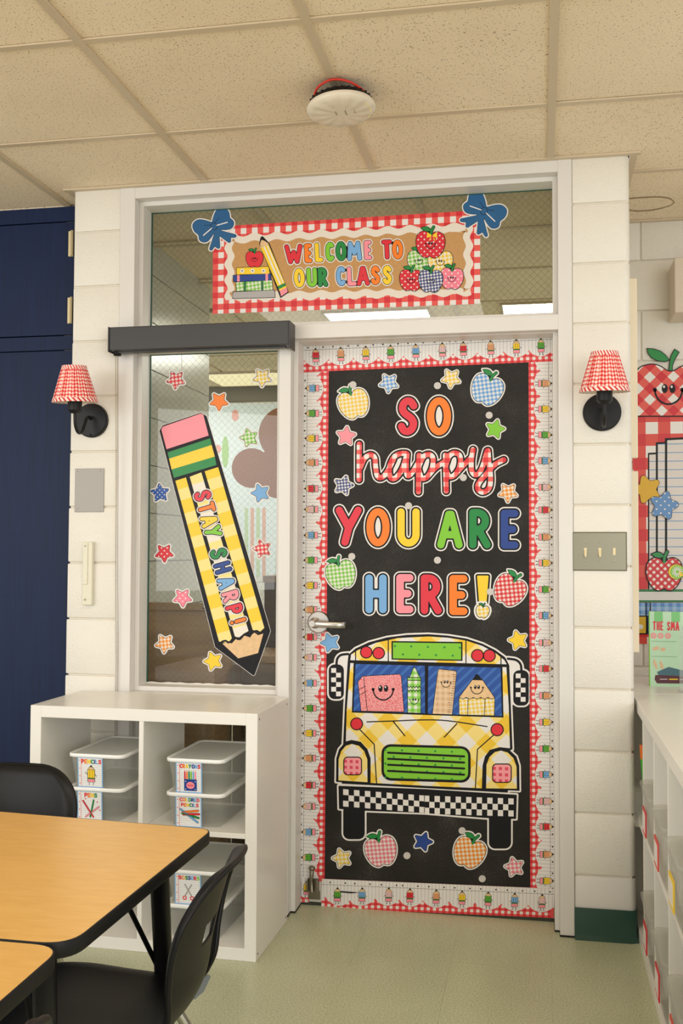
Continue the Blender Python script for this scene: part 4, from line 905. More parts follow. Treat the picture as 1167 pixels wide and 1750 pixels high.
# ================================================================== WINDOW DECORATION (on the glass)
YW = YG+.0022
f5 = lambda X, Y: (190+X/2.778, 560+Y/2.778)
pen_out = [f5(*p) for p in ([(250, 470)]+[(425, 412), (447, 425)]+[(748, 1440), (675, 1643), (500, 1512), (237, 490)])]
a = Art(YW); a.sdf(lambda X, Y: d_poly(X, Y, pen_out), (262, 695, 470, 1165), 1.0, [(3.4, 'white', 1, True, .001), (2.7, 'black', 2, False, 0)]); PEN = a.build('paper_pencil', label='long yellow gingham pencil cutout taped on the window beside the door', cat='pencil cutout')
def pen_part(name, polys, lb=None):
    a = Art(YW)
    for pts, m, l in polys: a.poly([f5(*p) for p in pts], m, l)
    return a.build(name, PEN, label=lb)
pen_part('eraser_print', [([(238, 484), (246, 470), (425, 408), (437, 412), (463, 512), (263, 577)], 'pink', 3)], 'pink eraser')
pen_part('ferrule_print', [([(268, 592), (470, 525), (477, 557), (275, 622)], 'green', 3), ([(275, 622), (477, 557), (492, 612), (287, 673)], 'yellow', 3), ([(287, 673), (492, 612), (500, 652), (298, 713)], 'green', 3)], 'green and yellow banded ferrule')
P['p_side'] = stripes('pencil_bands_bright', rgb(250, 226, 140), rgb(248, 208, 44), .092, .55, 1.855); P['p_mid'] = stripes('pencil_bands_pale', rgb(240, 232, 216), rgb(250, 226, 140), .092, .55, 1.855)
for q in ([(305, 727), (355, 711), (574, 1478), (550, 1496), (512, 1490)], [(373, 708), (428, 687), (652, 1440), (630, 1452), (608, 1470), (588, 1468)], [(444, 682), (508, 662), (727, 1425), (700, 1450), (672, 1434)]):
    pen_part('barrel_stripe_print', [(q, 'p_mid' if q[0][0] == 373 else 'p_side', 3)])
pen_part('wood_tip_print', [([(528, 1500), (556, 1490), (572, 1500), (592, 1478), (610, 1482), (634, 1462), (655, 1468), (680, 1448), (698, 1460), (722, 1452), (697, 1545), (603, 1570)], 'wood', 3)], 'pale wood grain tip')
a = Art(YW); a.strokes([[(230+x/5.074, 950+y/5.074) for x, y in [(745, 755), (765, 740), (790, 735), (815, 752), (835, 740), (850, 718), (870, 705), (895, 722), (915, 722), (935, 700), (950, 680), (975, 690), (1000, 698), (1012, 675), (1030, 655), (1060, 650), (1085, 665), (1115, 660), (1128, 640)]]], 1.6, 'black', 5, .5); a.build('scalloped_edge_print', PEN)
WG = 'star cutouts on the window'
for X, Y, rot, mat, lb in ((307, 247, 265, 'g_red_small', 'red gingham star at the top left of the window'), (717, 237, 268, 'g_yellow', 'yellow gingham star at the top right of the window'), (512, 350, 270, 'orange', 'plain orange star above the pencil eraser'),
    (655, 523, 178, 'g_green', 'green gingham star right of the pencil'), (232, 785, 95, 'd_blue', 'dark blue polka-dot star left of the pencil'), (708, 785, 181, 'sky', 'plain light blue star right of the pencil'), (252, 1070, 272, 'd_red', 'red polka-dot star left of the pencil'),
    (716, 1050, 250, 'g_red_small', 'pale red gingham star right of the pencil near its tip'), (339, 1282, 272, 'd_pink', 'pink polka-dot star below the red polka-dot star'), (254, 1500, 265, 'g_orange', 'orange gingham star at the bottom left of the window'), (484, 1583, 110, 'yellow', 'plain yellow star at the bottom of the window by the pencil tip')):
    x, y = f5(X, Y); star(x, y, 18.6, rot, mat, YW, lb, WG)
rt = math.radians(74)
for ch, x, y, col, w, lb in (('S', 346.4, 847, 'coral', 16, 'red letter S of STAY on the pencil'), ('T', 353, 868, 'orange', 17, 'orange letter T of STAY on the pencil'), ('A', 357.5, 890, 'yellow', 19, 'yellow letter A of STAY on the pencil'), ('Y', 364, 909, 'lime', 18, 'lime letter Y of STAY on the pencil'),
    ('S', 373.5, 946, 'green', 16, 'green letter S of SHARP on the pencil'), ('H', 380.5, 970, 'navy', 17, 'dark blue letter H of SHARP on the pencil'), ('A', 386.5, 996, 'sky', 19, 'light blue letter A of SHARP on the pencil'), ('R', 394, 1019, 'pink', 17, 'pink letter R of SHARP on the pencil'),
    ('P', 400.5, 1041.5, 'coral', 16, 'red letter P of SHARP on the pencil'), ('!', 406.5, 1061.5, 'orange', 6, 'orange exclamation mark after SHARP on the pencil')):
    a = Art(YW-.003); letter(a, ch, x, y, w, 29, col, 3.0, 1.3, 1.7, rt, 0, 1, .0012); a.build('paper_letter', label=lb, cat='letter cutout', group='cutout letters on the window pencil')

# banner on the transom
f6 = lambda X, Y: (320+X/2.084, 310+Y/2.084); F6 = lambda pts: [f6(*p) for p in pts]
a = Art(YW); a.poly(F6([(92, 162), (1043, 102), (1043, 436), (90, 472)]), 'g_banner', 1, .001)
BAN = a.build('paper_banner', label='WELCOME TO OUR CLASS banner with red gingham edge taped on the transom glass', cat='banner')
kr = [(148, 205), (1003, 160), (1003, 397), (150, 420)]
def wavy(amp, grow):
    out = []
    for (p, q, nrm, nw) in (((140, 196), (1010, 152), (0, -1), 11), ((1010, 152), (1012, 402), (1, 0), 4), ((1012, 402), (140, 424), (0, 1), 11), ((140, 424), (140, 196), (-1, 0), 4)):
        n = nw*8
        for k in range(n):
            t = k/n; w = grow+amp*math.sin(2*math.pi*t*nw); out.append((p[0]+(q[0]-p[0])*t+nrm[0]*w, p[1]+(q[1]-p[1])*t+nrm[1]*w))
    return out
a = Art(YW); a.poly(F6(wavy(6, 2)), 'ricrac', 3, .0006); a.build('rickrack_trim', BAN, label='wavy white rickrack trim')
a = Art(YW); a.poly(F6(wavy(5, -24)), 'kraft', 5); a.build('kraft_panel', BAN, label='brown kraft paper panel')
L1 = [('W', 379, 259, 62, 'red'), ('E', 431, 256, 26, 'orange'), ('L', 469, 253, 28, 'yellow'), ('C', 507, 251, 30, 'lime'), ('O', 548, 249, 38, 'green'), ('M', 595, 248, 50, 'sky'), ('E', 643, 245, 26, 'pink'), ('T', 711, 243, 36, 'red'), ('O', 749, 243, 38, 'orange'),
      ('O', 399, 344, 38, 'yellow'), ('U', 444, 342, 36, 'lime'), ('R', 483, 341, 34, 'green'), ('C', 546, 338, 32, 'sky'), ('L', 586, 338, 32, 'pink'), ('A', 626, 337, 44, 'red'), ('S', 670, 335, 32, 'orange'), ('S', 712, 334, 32, 'yellow')]
for ch, X, Y, w, col in L1:
    x, y = f6(X, Y); a = Art(YW); letter(a, ch, x, y, w/2.084, 68/2.084, col, 3.4, 1.0, 1.6, -.04, 0, 6); a.build('printed_letter', BAN, label=None)
def stack(a):
    for pts, m in (([(175, 308), (292, 303), (293, 330), (176, 333)], 'yellow'), ([(163, 335), (298, 328), (300, 354), (165, 358)], 'navy'), ([(173, 359), (303, 352), (305, 388), (175, 392)], 'g_green'), ([(163, 394), (312, 387), (313, 414), (162, 418)], 'grey')):
        b = F6(pts); xs = [p[0] for p in b]; ys = [p[1] for p in b]; a.sdf(lambda X, Y: d_poly(X, Y, b), (min(xs)-2, min(ys)-2, max(xs)+2, max(ys)+2), .5, [(.5, 'black', 6, False, 0), (-.4, m, 7, False, 0)])
    for x0, m, y0, y1 in ((205, 'darkgreen', 357, 390), (267, 'darkgreen', 353, 389), (182, 'pink', 334, 357), (283, 'pink', 329, 354)): a.poly(F6([(x0-4, y0), (x0+5, y0), (x0+5, y1), (x0-4, y1)]), m, 8)
    for x in (196, 233, 272): a.ellipse(*f6(x, 319), 3.6, 3.6, 'white', 8, 12); a.ellipse(*f6(x, 319), 1.2, 1.2, 'black', 9, 8)
    c = f6(240, 277); apple_art(a, c[0], c[1], 15, 0, 'red', 7, white=0, face=True, ol=.8, step=.5)
a = Art(YW); stack(a); a.build('book_stack_print', BAN, label='stack of four books with a red apple on top')
def bpencil(a):
    q = [(258, 222), (263, 200), (268, 197), (292, 222), (360, 395), (333, 414)]; b = F6(q); a.sdf(lambda X, Y: d_poly(X, Y, b), (435, 395, 500, 515), .6, [(.7, 'black', 9, False, 0)])
    a.poly(F6([(262, 236), (290, 225), (348, 362), (322, 374)]), 'yellow', 10); a.poly(F6([(271, 234), (276, 232), (335, 366), (329, 369)]), 'white', 11); a.poly(F6([(283, 229), (287, 227), (344, 361), (340, 363)]), 'white', 11)
    a.poly(F6([(260, 222), (266, 206), (290, 222), (288, 228), (262, 238)]), 'wood', 11); a.poly(F6([(262, 208), (265, 198), (270, 200), (276, 212)]), 'black', 12)
    a.poly(F6([(322, 374), (348, 362), (352, 372), (326, 385)]), 'green', 11); a.poly(F6([(326, 385), (352, 372), (354, 378), (329, 390)]), 'yellow', 11); a.poly(F6([(329, 390), (354, 378), (358, 394), (335, 410)]), 'pink', 11)
a = Art(YW); bpencil(a); a.build('pencil_print', BAN, label='yellow printed pencil leaning on the books')
for X, Y, R, mat, l in ((825, 284, 20, 'g_green', 6), (901, 287, 21.5, 'g_yellow', 8), (866, 225, 25, 'd_red', 13), (797, 352, 20, 'd_red', 13), (942, 346, 20, 'd_pink', 13), (867, 355, 21, 'g_navy', 18)):
    a = Art(YW); c = f6(X, Y); apple_art(a, c[0], c[1], R, .05, mat, l, white=0, face=True, ol=.9, step=.55)
    if R == 25:
        c = f6(872, 192)
        for s_ in (-1, 1): a.poly([(c[0]+s_*1, c[1]), (c[0]+s_*8, c[1]-5), (c[0]+s_*9, c[1]+5), (c[0]+s_*2, c[1]+3), (c[0]+s_*6, c[1]+10), (c[0]+s_*3, c[1]+9)], 'yellow', l+6)
    a.build('printed_apple', BAN, label={'g_green': 'green gingham apple', 'g_yellow': 'yellow gingham apple', 'd_red': 'red polka-dot apple', 'd_pink': 'pink polka-dot apple', 'g_navy': 'navy gingham apple'}[mat])
def bow(cx, cy, s, rot, label):
    a = Art(YW-.002); T = lambda pts: xf(pts, cx, cy, s, rot)
    L0 = spline([(0, .05), (-.28, .42), (-.62, .66), (-.92, .60), (-1.0, .30), (-.90, .0), (-.98, -.28), (-.78, -.46), (-.45, -.36), (-.15, -.14)], 4, True); T0 = [(0, .05), (-.16, -.45), (-.74, -1.0), (-.46, -.86), (-.34, -1.10), (.04, -.3)]
    lob = [T(L0), T([(-x, y) for x, y in L0])]; tails = [T(T0), T([(-x, y) for x, y in T0])]
    knot = T([(.17*math.cos(k*.6), .2*math.sin(k*.6)) for k in range(10)])
    def f(X, Y):
        D = d_poly(X, Y, knot)
        for p in lob+tails: D = np.minimum(D, d_poly(X, Y, p))
        return D
    b = (cx-s*1.4-6, cy-s*1.4-6, cx+s*1.4+6, cy+s*1.4+6); a.sdf(f, b, .7, [(5.0, 'white', 1, True, .001), (3.2, 'black', 2, True, 0), (2.7, 'bowblue', 3, False, 0)])
    a.strokes([T([(-.15, -.02), (-.75, -.15)]), T([(.15, -.02), (.75, -.15)])], .9, 'white', 4, .4)
    a.strokes([T([(-.12, .15), (-.45, .3)]), T([(.12, .15), (.45, .3)])]+[knot+[knot[0]]], .35, 'black', 5, .25)
    return a.build('paper_bow', label=label, cat='bow cutout', group='blue bow cutouts on the banner corners')
bow(366, 387, 31, -.50, 'blue bow cutout at the left corner of the banner'); bow(827, 361, 33, .55, 'blue bow cutout at the right corner of the banner')

# ================================================================== WALL FITTINGS
# roller blind cassette
BL = empty('roller_blind', (-1.18, 0, 2.02), 'black roller blind cassette above the window with a bead chain', 'blind')
MB().box(-1.512, -.852, -.080, -.006, 1.979, 2.063, bevel=.003).build('cassette', CASS, BL)
MB().box(-.852, -.847, -.082, -.004, 1.968, 2.062, bevel=.001).build('end_cap', CASS, BL); MB().box(-1.517, -1.512, -.082, -.004, 1.974, 2.064, bevel=.001).build('end_cap', CASS, BL)
MB().box(-1.50, -.87, -.055, -.035, 1.974, 1.979).build('bottom_bar', CASS, BL)
MB().lathe([(.0001, -.012), (.014, -.012), (.014, 0)], (-1.495, -.045, 1.978), 'z', 0, 12).build('chain_guide', BLACKPL, BL)
m = MB(); rr = .0021
for x in (-1.5005, -1.4935):
    z = 1.97
    while z > .34:
        c = (x+.0009*math.sin(z*9), -.045+.034*min(1, (1.97-z)/1.1), z); m.poly([(c[0]+rr, c[1], c[2]), (c[0], c[1]+rr, c[2]), (c[0]-rr, c[1], c[2]), (c[0], c[1]-rr, c[2]), (c[0], c[1], c[2]+rr), (c[0], c[1], c[2]-rr)], [(0, 1, 4), (1, 2, 4), (2, 3, 4), (3, 0, 4), (1, 0, 5), (2, 1, 5), (3, 2, 5), (0, 3, 5)]); z -= .0048
for x in (-1.5005, -1.4935): m.tube([(x, -.045, 1.97), (x, -.011, .87), (x, -.011, .34)], .0005, 0, 4)
m.build('bead_chain', flat('bead_chain_beige', rgb(150, 134, 108), .4), BL, kind='stuff')
# grey plate, door contact
p0, p1 = at(129, 801, 1, 0), at(177.5, 875, 1, 0)
GP = empty('blank_wall_plate', ((p0[0]+p1[0])/2, 0, p1[2]), 'grey painted rectangular metal plate screwed to the left block pier', 'wall plate')
MB().box(p0[0], p1[0], -.004, .0, p1[2], p0[2], bevel=.0008).build('plate', GREYPLATE, GP)
for x in (p0[0]+.012, p1[0]-.012):
    for z in (p0[2]-.008, p1[2]+.010): MB().lathe([(.0001, -.0062), (.003, -.0055), (.004, -.004)], (x, 0, z), 'y', 0, 12).build('screw', CHROME, GP)
DC = empty('door_hook_rail', (-1.625, -.01, 1.05), 'long narrow cream plastic fitting on the left block pier below the grey plate', 'wall fitting')
q0, q1 = at(143, 926, 1, -.012), at(158, 1034, 1, -.012)
MB().box(q0[0], q1[0], -.020, .0, q1[2], q0[2], bevel=.003).build('housing', CREAMPL, DC); MB().box(q0[0]+.003, q0[0]+.021, -.024, -.020, q1[2]+.075, q0[2]-.004, bevel=.001).build('cover', CREAMPL, DC)
MB().lathe([(.0001, -.026), (.003, -.026), (.004, -.020)], (q0[0]+.012, 0, q0[2]-.015), 'y', 0, 10).lathe([(.0001, -.024), (.003, -.024), (.004, -.019)], (q0[0]+.012, 0, q1[2]+.02), 'y', 0, 10).build('screw', SATIN, DC)
# light switch
SW = empty('light_switch', (.19, 0, 1.26), 'three-gang aged brass light switch plate on the right block pier', 'light switch')
s0, s1 = at(977.5, 909, 1, -.003), at(1071.5, 976, 1, -.003)
m = MB(); e = .004; X0, X1, Z0, Z1 = s0[0], s1[0], s1[2], s0[2]
m.poly([(X0, -.001, Z0), (X1, -.001, Z0), (X1, -.001, Z1), (X0, -.001, Z1), (X0+e, -.0065, Z0+e), (X1-e, -.0065, Z0+e), (X1-e, -.0065, Z1-e), (X0+e, -.0065, Z1-e)], [(4, 5, 6, 7), (0, 1, 5, 4), (1, 2, 6, 5), (2, 3, 7, 6), (3, 0, 4, 7)]); m.build('plate', BRASSP, SW)
for i, X in enumerate((335, 541, 746)):
    q = at(960+X/8.336, 880+522/8.336, 1, -.006); x, z = q[0], q[2]
    MB().box(x-.0045, x+.0045, -.0075, -.0066, z-.012, z+.012).build('switch_slot', IVORY, SW)
    up = -1 if i < 2 else 1
    MB().poly([(x-.004, -.0075, z-.007), (x+.004, -.0075, z-.007), (x+.004, -.0075, z+.007), (x-.004, -.0075, z+.007), (x-.0032, -.020, z+up*.013-.004), (x+.0032, -.020, z+up*.013-.004), (x+.0032, -.018, z+up*.013+.004), (x-.0032, -.018, z+up*.013+.004)], [(4, 5, 6, 7), (0, 1, 5, 4), (1, 2, 6, 5), (2, 3, 7, 6), (3, 0, 4, 7)]).build('toggle', IVORY, SW) if i < 2 else MB().box(x-.004, x+.004, -.010, -.0076, z-.011, z+.011, bevel=.001).build('toggle', IVORY, SW)
    for dz in (-.031, .032): MB().lathe([(.0001, -.0085), (.0022, -.008), (.003, -.0065)], (x, 0, z+dz), 'y', 0, 10).build('screw', CHROME, SW)
# sconces
def shade_mesh(r0, r1, h, n=120):
    """pleated cone; uv in metres for the cloth pattern"""
    m = MB(); rows = 14; vs = []; uvs = []
    for j in range(rows+1):
        t = j/rows; R = r1+(r0-r1)*t
        for k in range(n+1):
            a = 2*math.pi*k/n; pl = .0014*(math.sin(a*30)+.35*math.sin(a*11+1.3))*(1-.25*abs(2*t-1)); vs.append(((R+pl)*math.cos(a), (R+pl)*math.sin(a), h*(1-t))); uvs.append((k/n*.50+.0012*math.sin(a*30), h*(1-t)+.0012*math.sin(a*17+j*.4)))
    m.poly(vs, [(j*(n+1)+k, j*(n+1)+k+1, (j+1)*(n+1)+k+1, (j+1)*(n+1)+k) for j in range(rows) for k in range(n)], 0, True, uvs)
    return m
CLOTH = gingham('red_gingham_cloth', [rgb(250, 232, 222), rgb(236, 130, 120), rgb(214, 28, 34)], .0125, 0, True, .8)
BIAS = stripes('red_bias_trim', rgb(246, 226, 216), rgb(214, 44, 44), .013, .45, .75, .8, uv=True)
LINING = flat('shade_lining', rgb(236, 222, 204), .8)
def band(r, z0, z1, n=80, rb=None):
    m = MB(); vs = []; uvs = []; rb = rb or r
    for (R, z) in ((rb, z0), (r, z1)):
        for k in range(n+1): a = 2*math.pi*k/n; vs.append((R*math.cos(a), R*math.sin(a), z)); uvs.append((k/n*.5, z))
    m.poly(vs, [(k, k+1, n+2+k, n+1+k) for k in range(n)], 0, True, uvs); return m
def sconce(px, py, label, src=None):
    w = at(px, py, 1, 0)
    if src is not None:
        r = src.copy(); COL.objects.link(r)
        for c in src.children: d = c.copy(); COL.objects.link(d); d.parent = r
        r.location = (w[0], -.0005, w[2]); r['label'] = label; return r
    r = empty('wall_sconce', (0, 0, 0), label, 'wall lamp', 'gingham wall sconces')
    sharp(MB().lathe([(.0001, -.016), (.058, -.016), (.062, -.012), (.063, 0)], (0, 0, 0), 'y', 0, 48).lathe([(.0001, -.020), (.004, -.019), (.005, -.016)], (.0, 0, -.055), 'y', 0, 10).build('wall_plate', BLACKMET, r, origin=(0, 0, 0)), 40)
    zs = .051
    MB().tube(spline([(0, -.014, .004), (0, -.030, .010), (0, -.048, .004), (0, -.066, -.022), (0, -.088, -.052), (0, -.118, -.056), (0, -.141, -.034), (0, -.146, .0), (0, -.146, .030)], 5), .0055, 0, 12).build('arm', BLACKMET, r, origin=(0, 0, 0))
    sharp(MB().lathe([(.0001, .008), (.014, .008), (.0245, .018), (.025, .052), (.018, .054), (.018, .07)], (0, -.146, 0), 'z', 0, 28).build('lamp_socket', BLACKMET, r, origin=(0, 0, 0)), 40)
    h = .127; sh = shade_mesh(.0785, .041, h).build('lamp_shade', CLOTH, r, origin=(0, 0, 0)); sh.location = (0, -.146, .047); sh.rotation_euler.x = math.radians(4.5)
    b = band(.0425, h-.014, h+.001, rb=.0455).build('trim_band', BIAS, sh, origin=(0, 0, 0)); b = band(.0770, -.001, .012, rb=.0800).build('trim_band', BIAS, sh, origin=(0, 0, 0))
    l = MB().lathe([(.0770, .0), (.0400, h-.001)], (0, 0, 0), 'z', 0, 40).lathe([(.0795, 0), (.0768, 0)], (0, 0, 0), 'z', 0, 40).build('shade_lining', LINING, sh, origin=(0, 0, 0))
    for k in range(3): a_ = k*2.094; l = l
    MB().tube([(0, 0, .02), (0, 0, h-.03)], .012, 0, 12).build('bulb', flat('white_bulb', rgb(240, 236, 226), .3), r, origin=(0, 0, 0)).location = (0, -.146, .046)
    r.location = (w[0], -.0005, w[2]); return r
sc = sconce(158, 719, 'black wall sconce with red gingham shade on the left block pier beside the navy cupboard')
sc2 = None
def copy_tree(src, parent=None):
    r = src.copy(); COL.objects.link(r); r.parent = parent
    for c in src.children: copy_tree(c, r)
    return r
sc2 = copy_tree(sc); w = at(1028.5, 705, 1, 0); sc2.location = (w[0], -.0005, w[2]); sc2['label'] = 'black wall sconce with red gingham shade on the right block pier above the light switch'

# ---- ceiling access point
APc = at(583, 186, 2, 2.54)
AP = empty('ceiling_detector', (APc[0], APc[1], ZC), 'round white detector with red cable hanging tilted from the ceiling grid', 'detector')
tilt = Matrix.Translation(Vector((APc[0], APc[1], 2.54))) @ Matrix.Scale(1.07, 4) @ Matrix.Rotation(math.radians(-2), 4, 'X') @ Matrix.Rotation(math.radians(-4), 4, 'Y')
def tl(o):
    o.data.transform(tilt); o.location = -Vector(AP.location); return o
DOME = flat('detector_cover', rgb(226, 214, 194), .25, noise=.02)
m = MB(); n = 72; prof = [(.0001, -.016), (.03, -.016), (.055, -.0155), (.078, -.013), (.090, -.007), (.0935, .001), (.090, .008)]; vs = []
for i, (r_, h_) in enumerate(prof):
    for k in range(n): a_ = 2*math.pi*k/n; w_ = .0018*math.sin(a_*12+r_*60)*max(0, min(1, (r_-.03)/.02))*(1 if r_ < .088 else 0); vs.append((r_*math.cos(a_), r_*math.sin(a_), h_-w_))
m.poly(vs, [(i*n+k, i*n+(k+1) % n, (i+1)*n+(k+1) % n, (i+1)*n+k) for i in range(len(prof)-1) for k in range(n)], 0, True); tl(m.build('cover', DOME, AP, origin=(0, 0, 0)))
m = MB().lathe([(.088, .004), (.086, .016), (.075, .026), (.04, .028), (.0001, .028)], mat=0, n=40)
for k in range(28): a_ = 2*math.pi*k/28; m.box(.082*math.cos(a_)-.003, .082*math.cos(a_)+.003, .082*math.sin(a_)-.003, .082*math.sin(a_)+.003, .006, .022)
tl(m.build('base_ring', BLACKPL, AP, origin=(0, 0, 0))); MB().box(APc[0]-.022, APc[0]+.022, APc[1]-.02, APc[1]+.02, 2.565, ZC).build('mount', BLACKPL, AP)
MB().tube(spline([(APc[0]-.075, APc[1]-.03, 2.555), (APc[0]-.055, APc[1]-.07, 2.575), (APc[0]-.01, APc[1]-.085, 2.588), (APc[0]+.04, APc[1]-.07, 2.583), (APc[0]+.078, APc[1]-.02, 2.568), (APc[0]+.06, APc[1]+.03, 2.57)], 6), .0035, 0, 8).build('cable', flat('red_cable', rgb(206, 50, 34), .4), AP)
m = MB()
for i, (x, y, w_, h_) in enumerate([(.012, -.02+.0055*k, .022-.004*(k % 3), .0022) for k in range(5)]+[(-.014, -.022+.006*k, .012, .003) for k in range(4)]+[(.036, -.015+.006*k, .010-.003*(k % 2), .002) for k in range(4)]): m.box(x, x+.0025 if False else x+h_, y, y+w_*.25, -.0166, -.0161)
tl(m.build('printed_text', flat('faded_print', rgb(110, 100, 92), .5), AP, origin=(0, 0, 0)))
m = MB()
for k in range(6): a_ = math.radians(-25+k*11); m.lathe([(.0001, -.0150), (.0015, -.0148), (.0015, -.01)], (.079*math.cos(a_), .079*math.sin(a_), 0), 'z', 0, 6)
tl(m.build('indicator', flat('pale_yellow_lens', rgb(240, 220, 120), .3), AP, origin=(0, 0, 0)))

# ================================================================== WHITE CUBE SHELF, LEFT
KX, KY, KR, KW, KH, KD = -1.6325, -.392, -.0219, .770, .760, .368
KS = empty('white_cube_shelf', (KX, KY, 0), 'white two-by-two cube shelf under the window holding clear bins', 'shelf', rz=KR)
def kb(name, *a, bev=.0012, m=SHELFW): o = MB().box(*a, bevel=bev, seg=1).build(name, m, None, origin=(0, 0, 0)); o.parent = KS; return o
o_ = .038; th = .016; zi = KH-2*o_; mz = o_+zi/2
kb('side_panel', 0, o_, 0, KD, 0, KH); kb('side_panel', KW-o_, KW, 0, KD, 0, KH); kb('top_panel', o_, KW-o_, 0, KD, KH-o_, KH); kb('bottom_panel', o_, KW-o_, 0, KD, 0, o_)
kb('middle_shelf', o_, KW-o_, .002, KD, mz-th/2, mz+th/2); xm = KW/2; kb('divider', xm-th/2, xm+th/2, .001, KD, mz+th/2, KH-o_); kb('divider', xm-th/2, xm+th/2, .001, KD, o_, mz-th/2)
m = MB()
for y in (.02, KD-.02):
    for z in (o_/2, KH-.02): m.lathe([(.0001, .001), (.003, .001), (.004, 0)], (KW, y, z), 'x', 0, 10)
mm = m.build('screw', flat('screw_dark', rgb(120, 110, 96), .5), None, origin=(0, 0, 0)); mm.parent = KS
# ---- clear bins
BW, BD, BH = .198, .330, .108
def bin_mesh(w, d, h, t=.0022, r=.02, taper=.86):
    """open tapered box, rounded in plan; origin at centre of base"""
    m = MB(); L = 6; rings = []
    def ring(W_, D_, z, rr):
        o = []
        for cx, cy, a0 in ((W_/2-rr, -D_/2+rr, -90), (W_/2-rr, D_/2-rr, 0), (-W_/2+rr, D_/2-rr, 90), (-W_/2+rr, -D_/2+rr, 180)):
            for k in range(L): a = math.radians(a0+90*k/(L-1)); o.append((cx+rr*math.cos(a), cy+rr*math.sin(a), z))
        return o
    n = 4*L
    hs_ = [(taper, 0), (taper+.01, .004), ((taper+1)/2, h*.5), ((taper+1)/2+.006, h*.505), (1., h)]
    pts = []
    for s_, z in hs_: pts += ring(w*s_, d*(1-(1-s_)*.6), z, r)
    for s_, z in ((1., h), (taper+.01, t)): pts += ring(w*s_-2*t, d*(1-(1-s_)*.6)-2*t, z, r-t*.6)
    R = len(hs_)+2
    m.poly(pts, [(i*n+k, i*n+(k+1) % n, (i+1)*n+(k+1) % n, (i+1)*n+k) for i in range(R-1) for k in range(n)]+[tuple(range(n)), tuple((R-1)*n+k for k in range(n))], 0, True); return m
def lid_mesh(w, d, r=.026):
    m = MB(); L = 6; n = 4*L; pts = []
    def ring(W_, D_, z, rr):
        o = []
        for cx, cy, a0 in ((W_/2-rr, -D_/2+rr, -90), (W_/2-rr, D_/2-rr, 0), (-W_/2+rr, D_/2-rr, 90), (-W_/2+rr, -D_/2+rr, 180)):
            for k in range(L): a = math.radians(a0+90*k/(L-1)); o.append((cx+rr*math.cos(a), cy+rr*math.sin(a), z))
        return o
    for W_, D_, z, rr in ((w-.004, d-.004, -.012, r), (w, d, -.011, r), (w, d, -.002, r), (w-.004, d-.004, 0, r), (w-.014, d-.014, 0, r-.004), (w-.020, d-.020, -.004, r-.006)): pts += ring(W_, D_, z, rr)
    m.poly(pts, [(i*n+k, i*n+(k+1) % n, (i+1)*n+(k+1) % n, (i+1)*n+k) for i in range(5) for k in range(n)], 0, True); m.poly(pts[5*n:6*n], [tuple(range(n))], 1); return m
CARDN = 'lined_card'
LC = ['red', 'orange', 'yellow', 'green', 'navy', 'sky', 'coral', 'lime']
def text_row(a, txt, cx, cy, h, w, gap=.25, cols=None, r=None, blk=0., layer=3):
    ws = [max(FONT[c][0], .12)*h if c != ' ' else h*.4 for c in txt]; r = r or h*.12; tot = sum(ws)+gap*h*(len(txt)-1); k = w/tot if tot > w else 1; x = cx-tot*k/2; ci = 0
    for c, cw in zip(txt, ws):
        if c != ' ':
            letter(a, c, x+cw*k/2, cy, (cw+2*r)*k if FONT[c][0] > .06 else 2*r, h, (cols or LC)[ci % len(cols or LC)], r, blk, 0, 0, 0, layer, 0, step=max(r*.5, .25)); ci += 1
        x += (cw+gap*h)*k
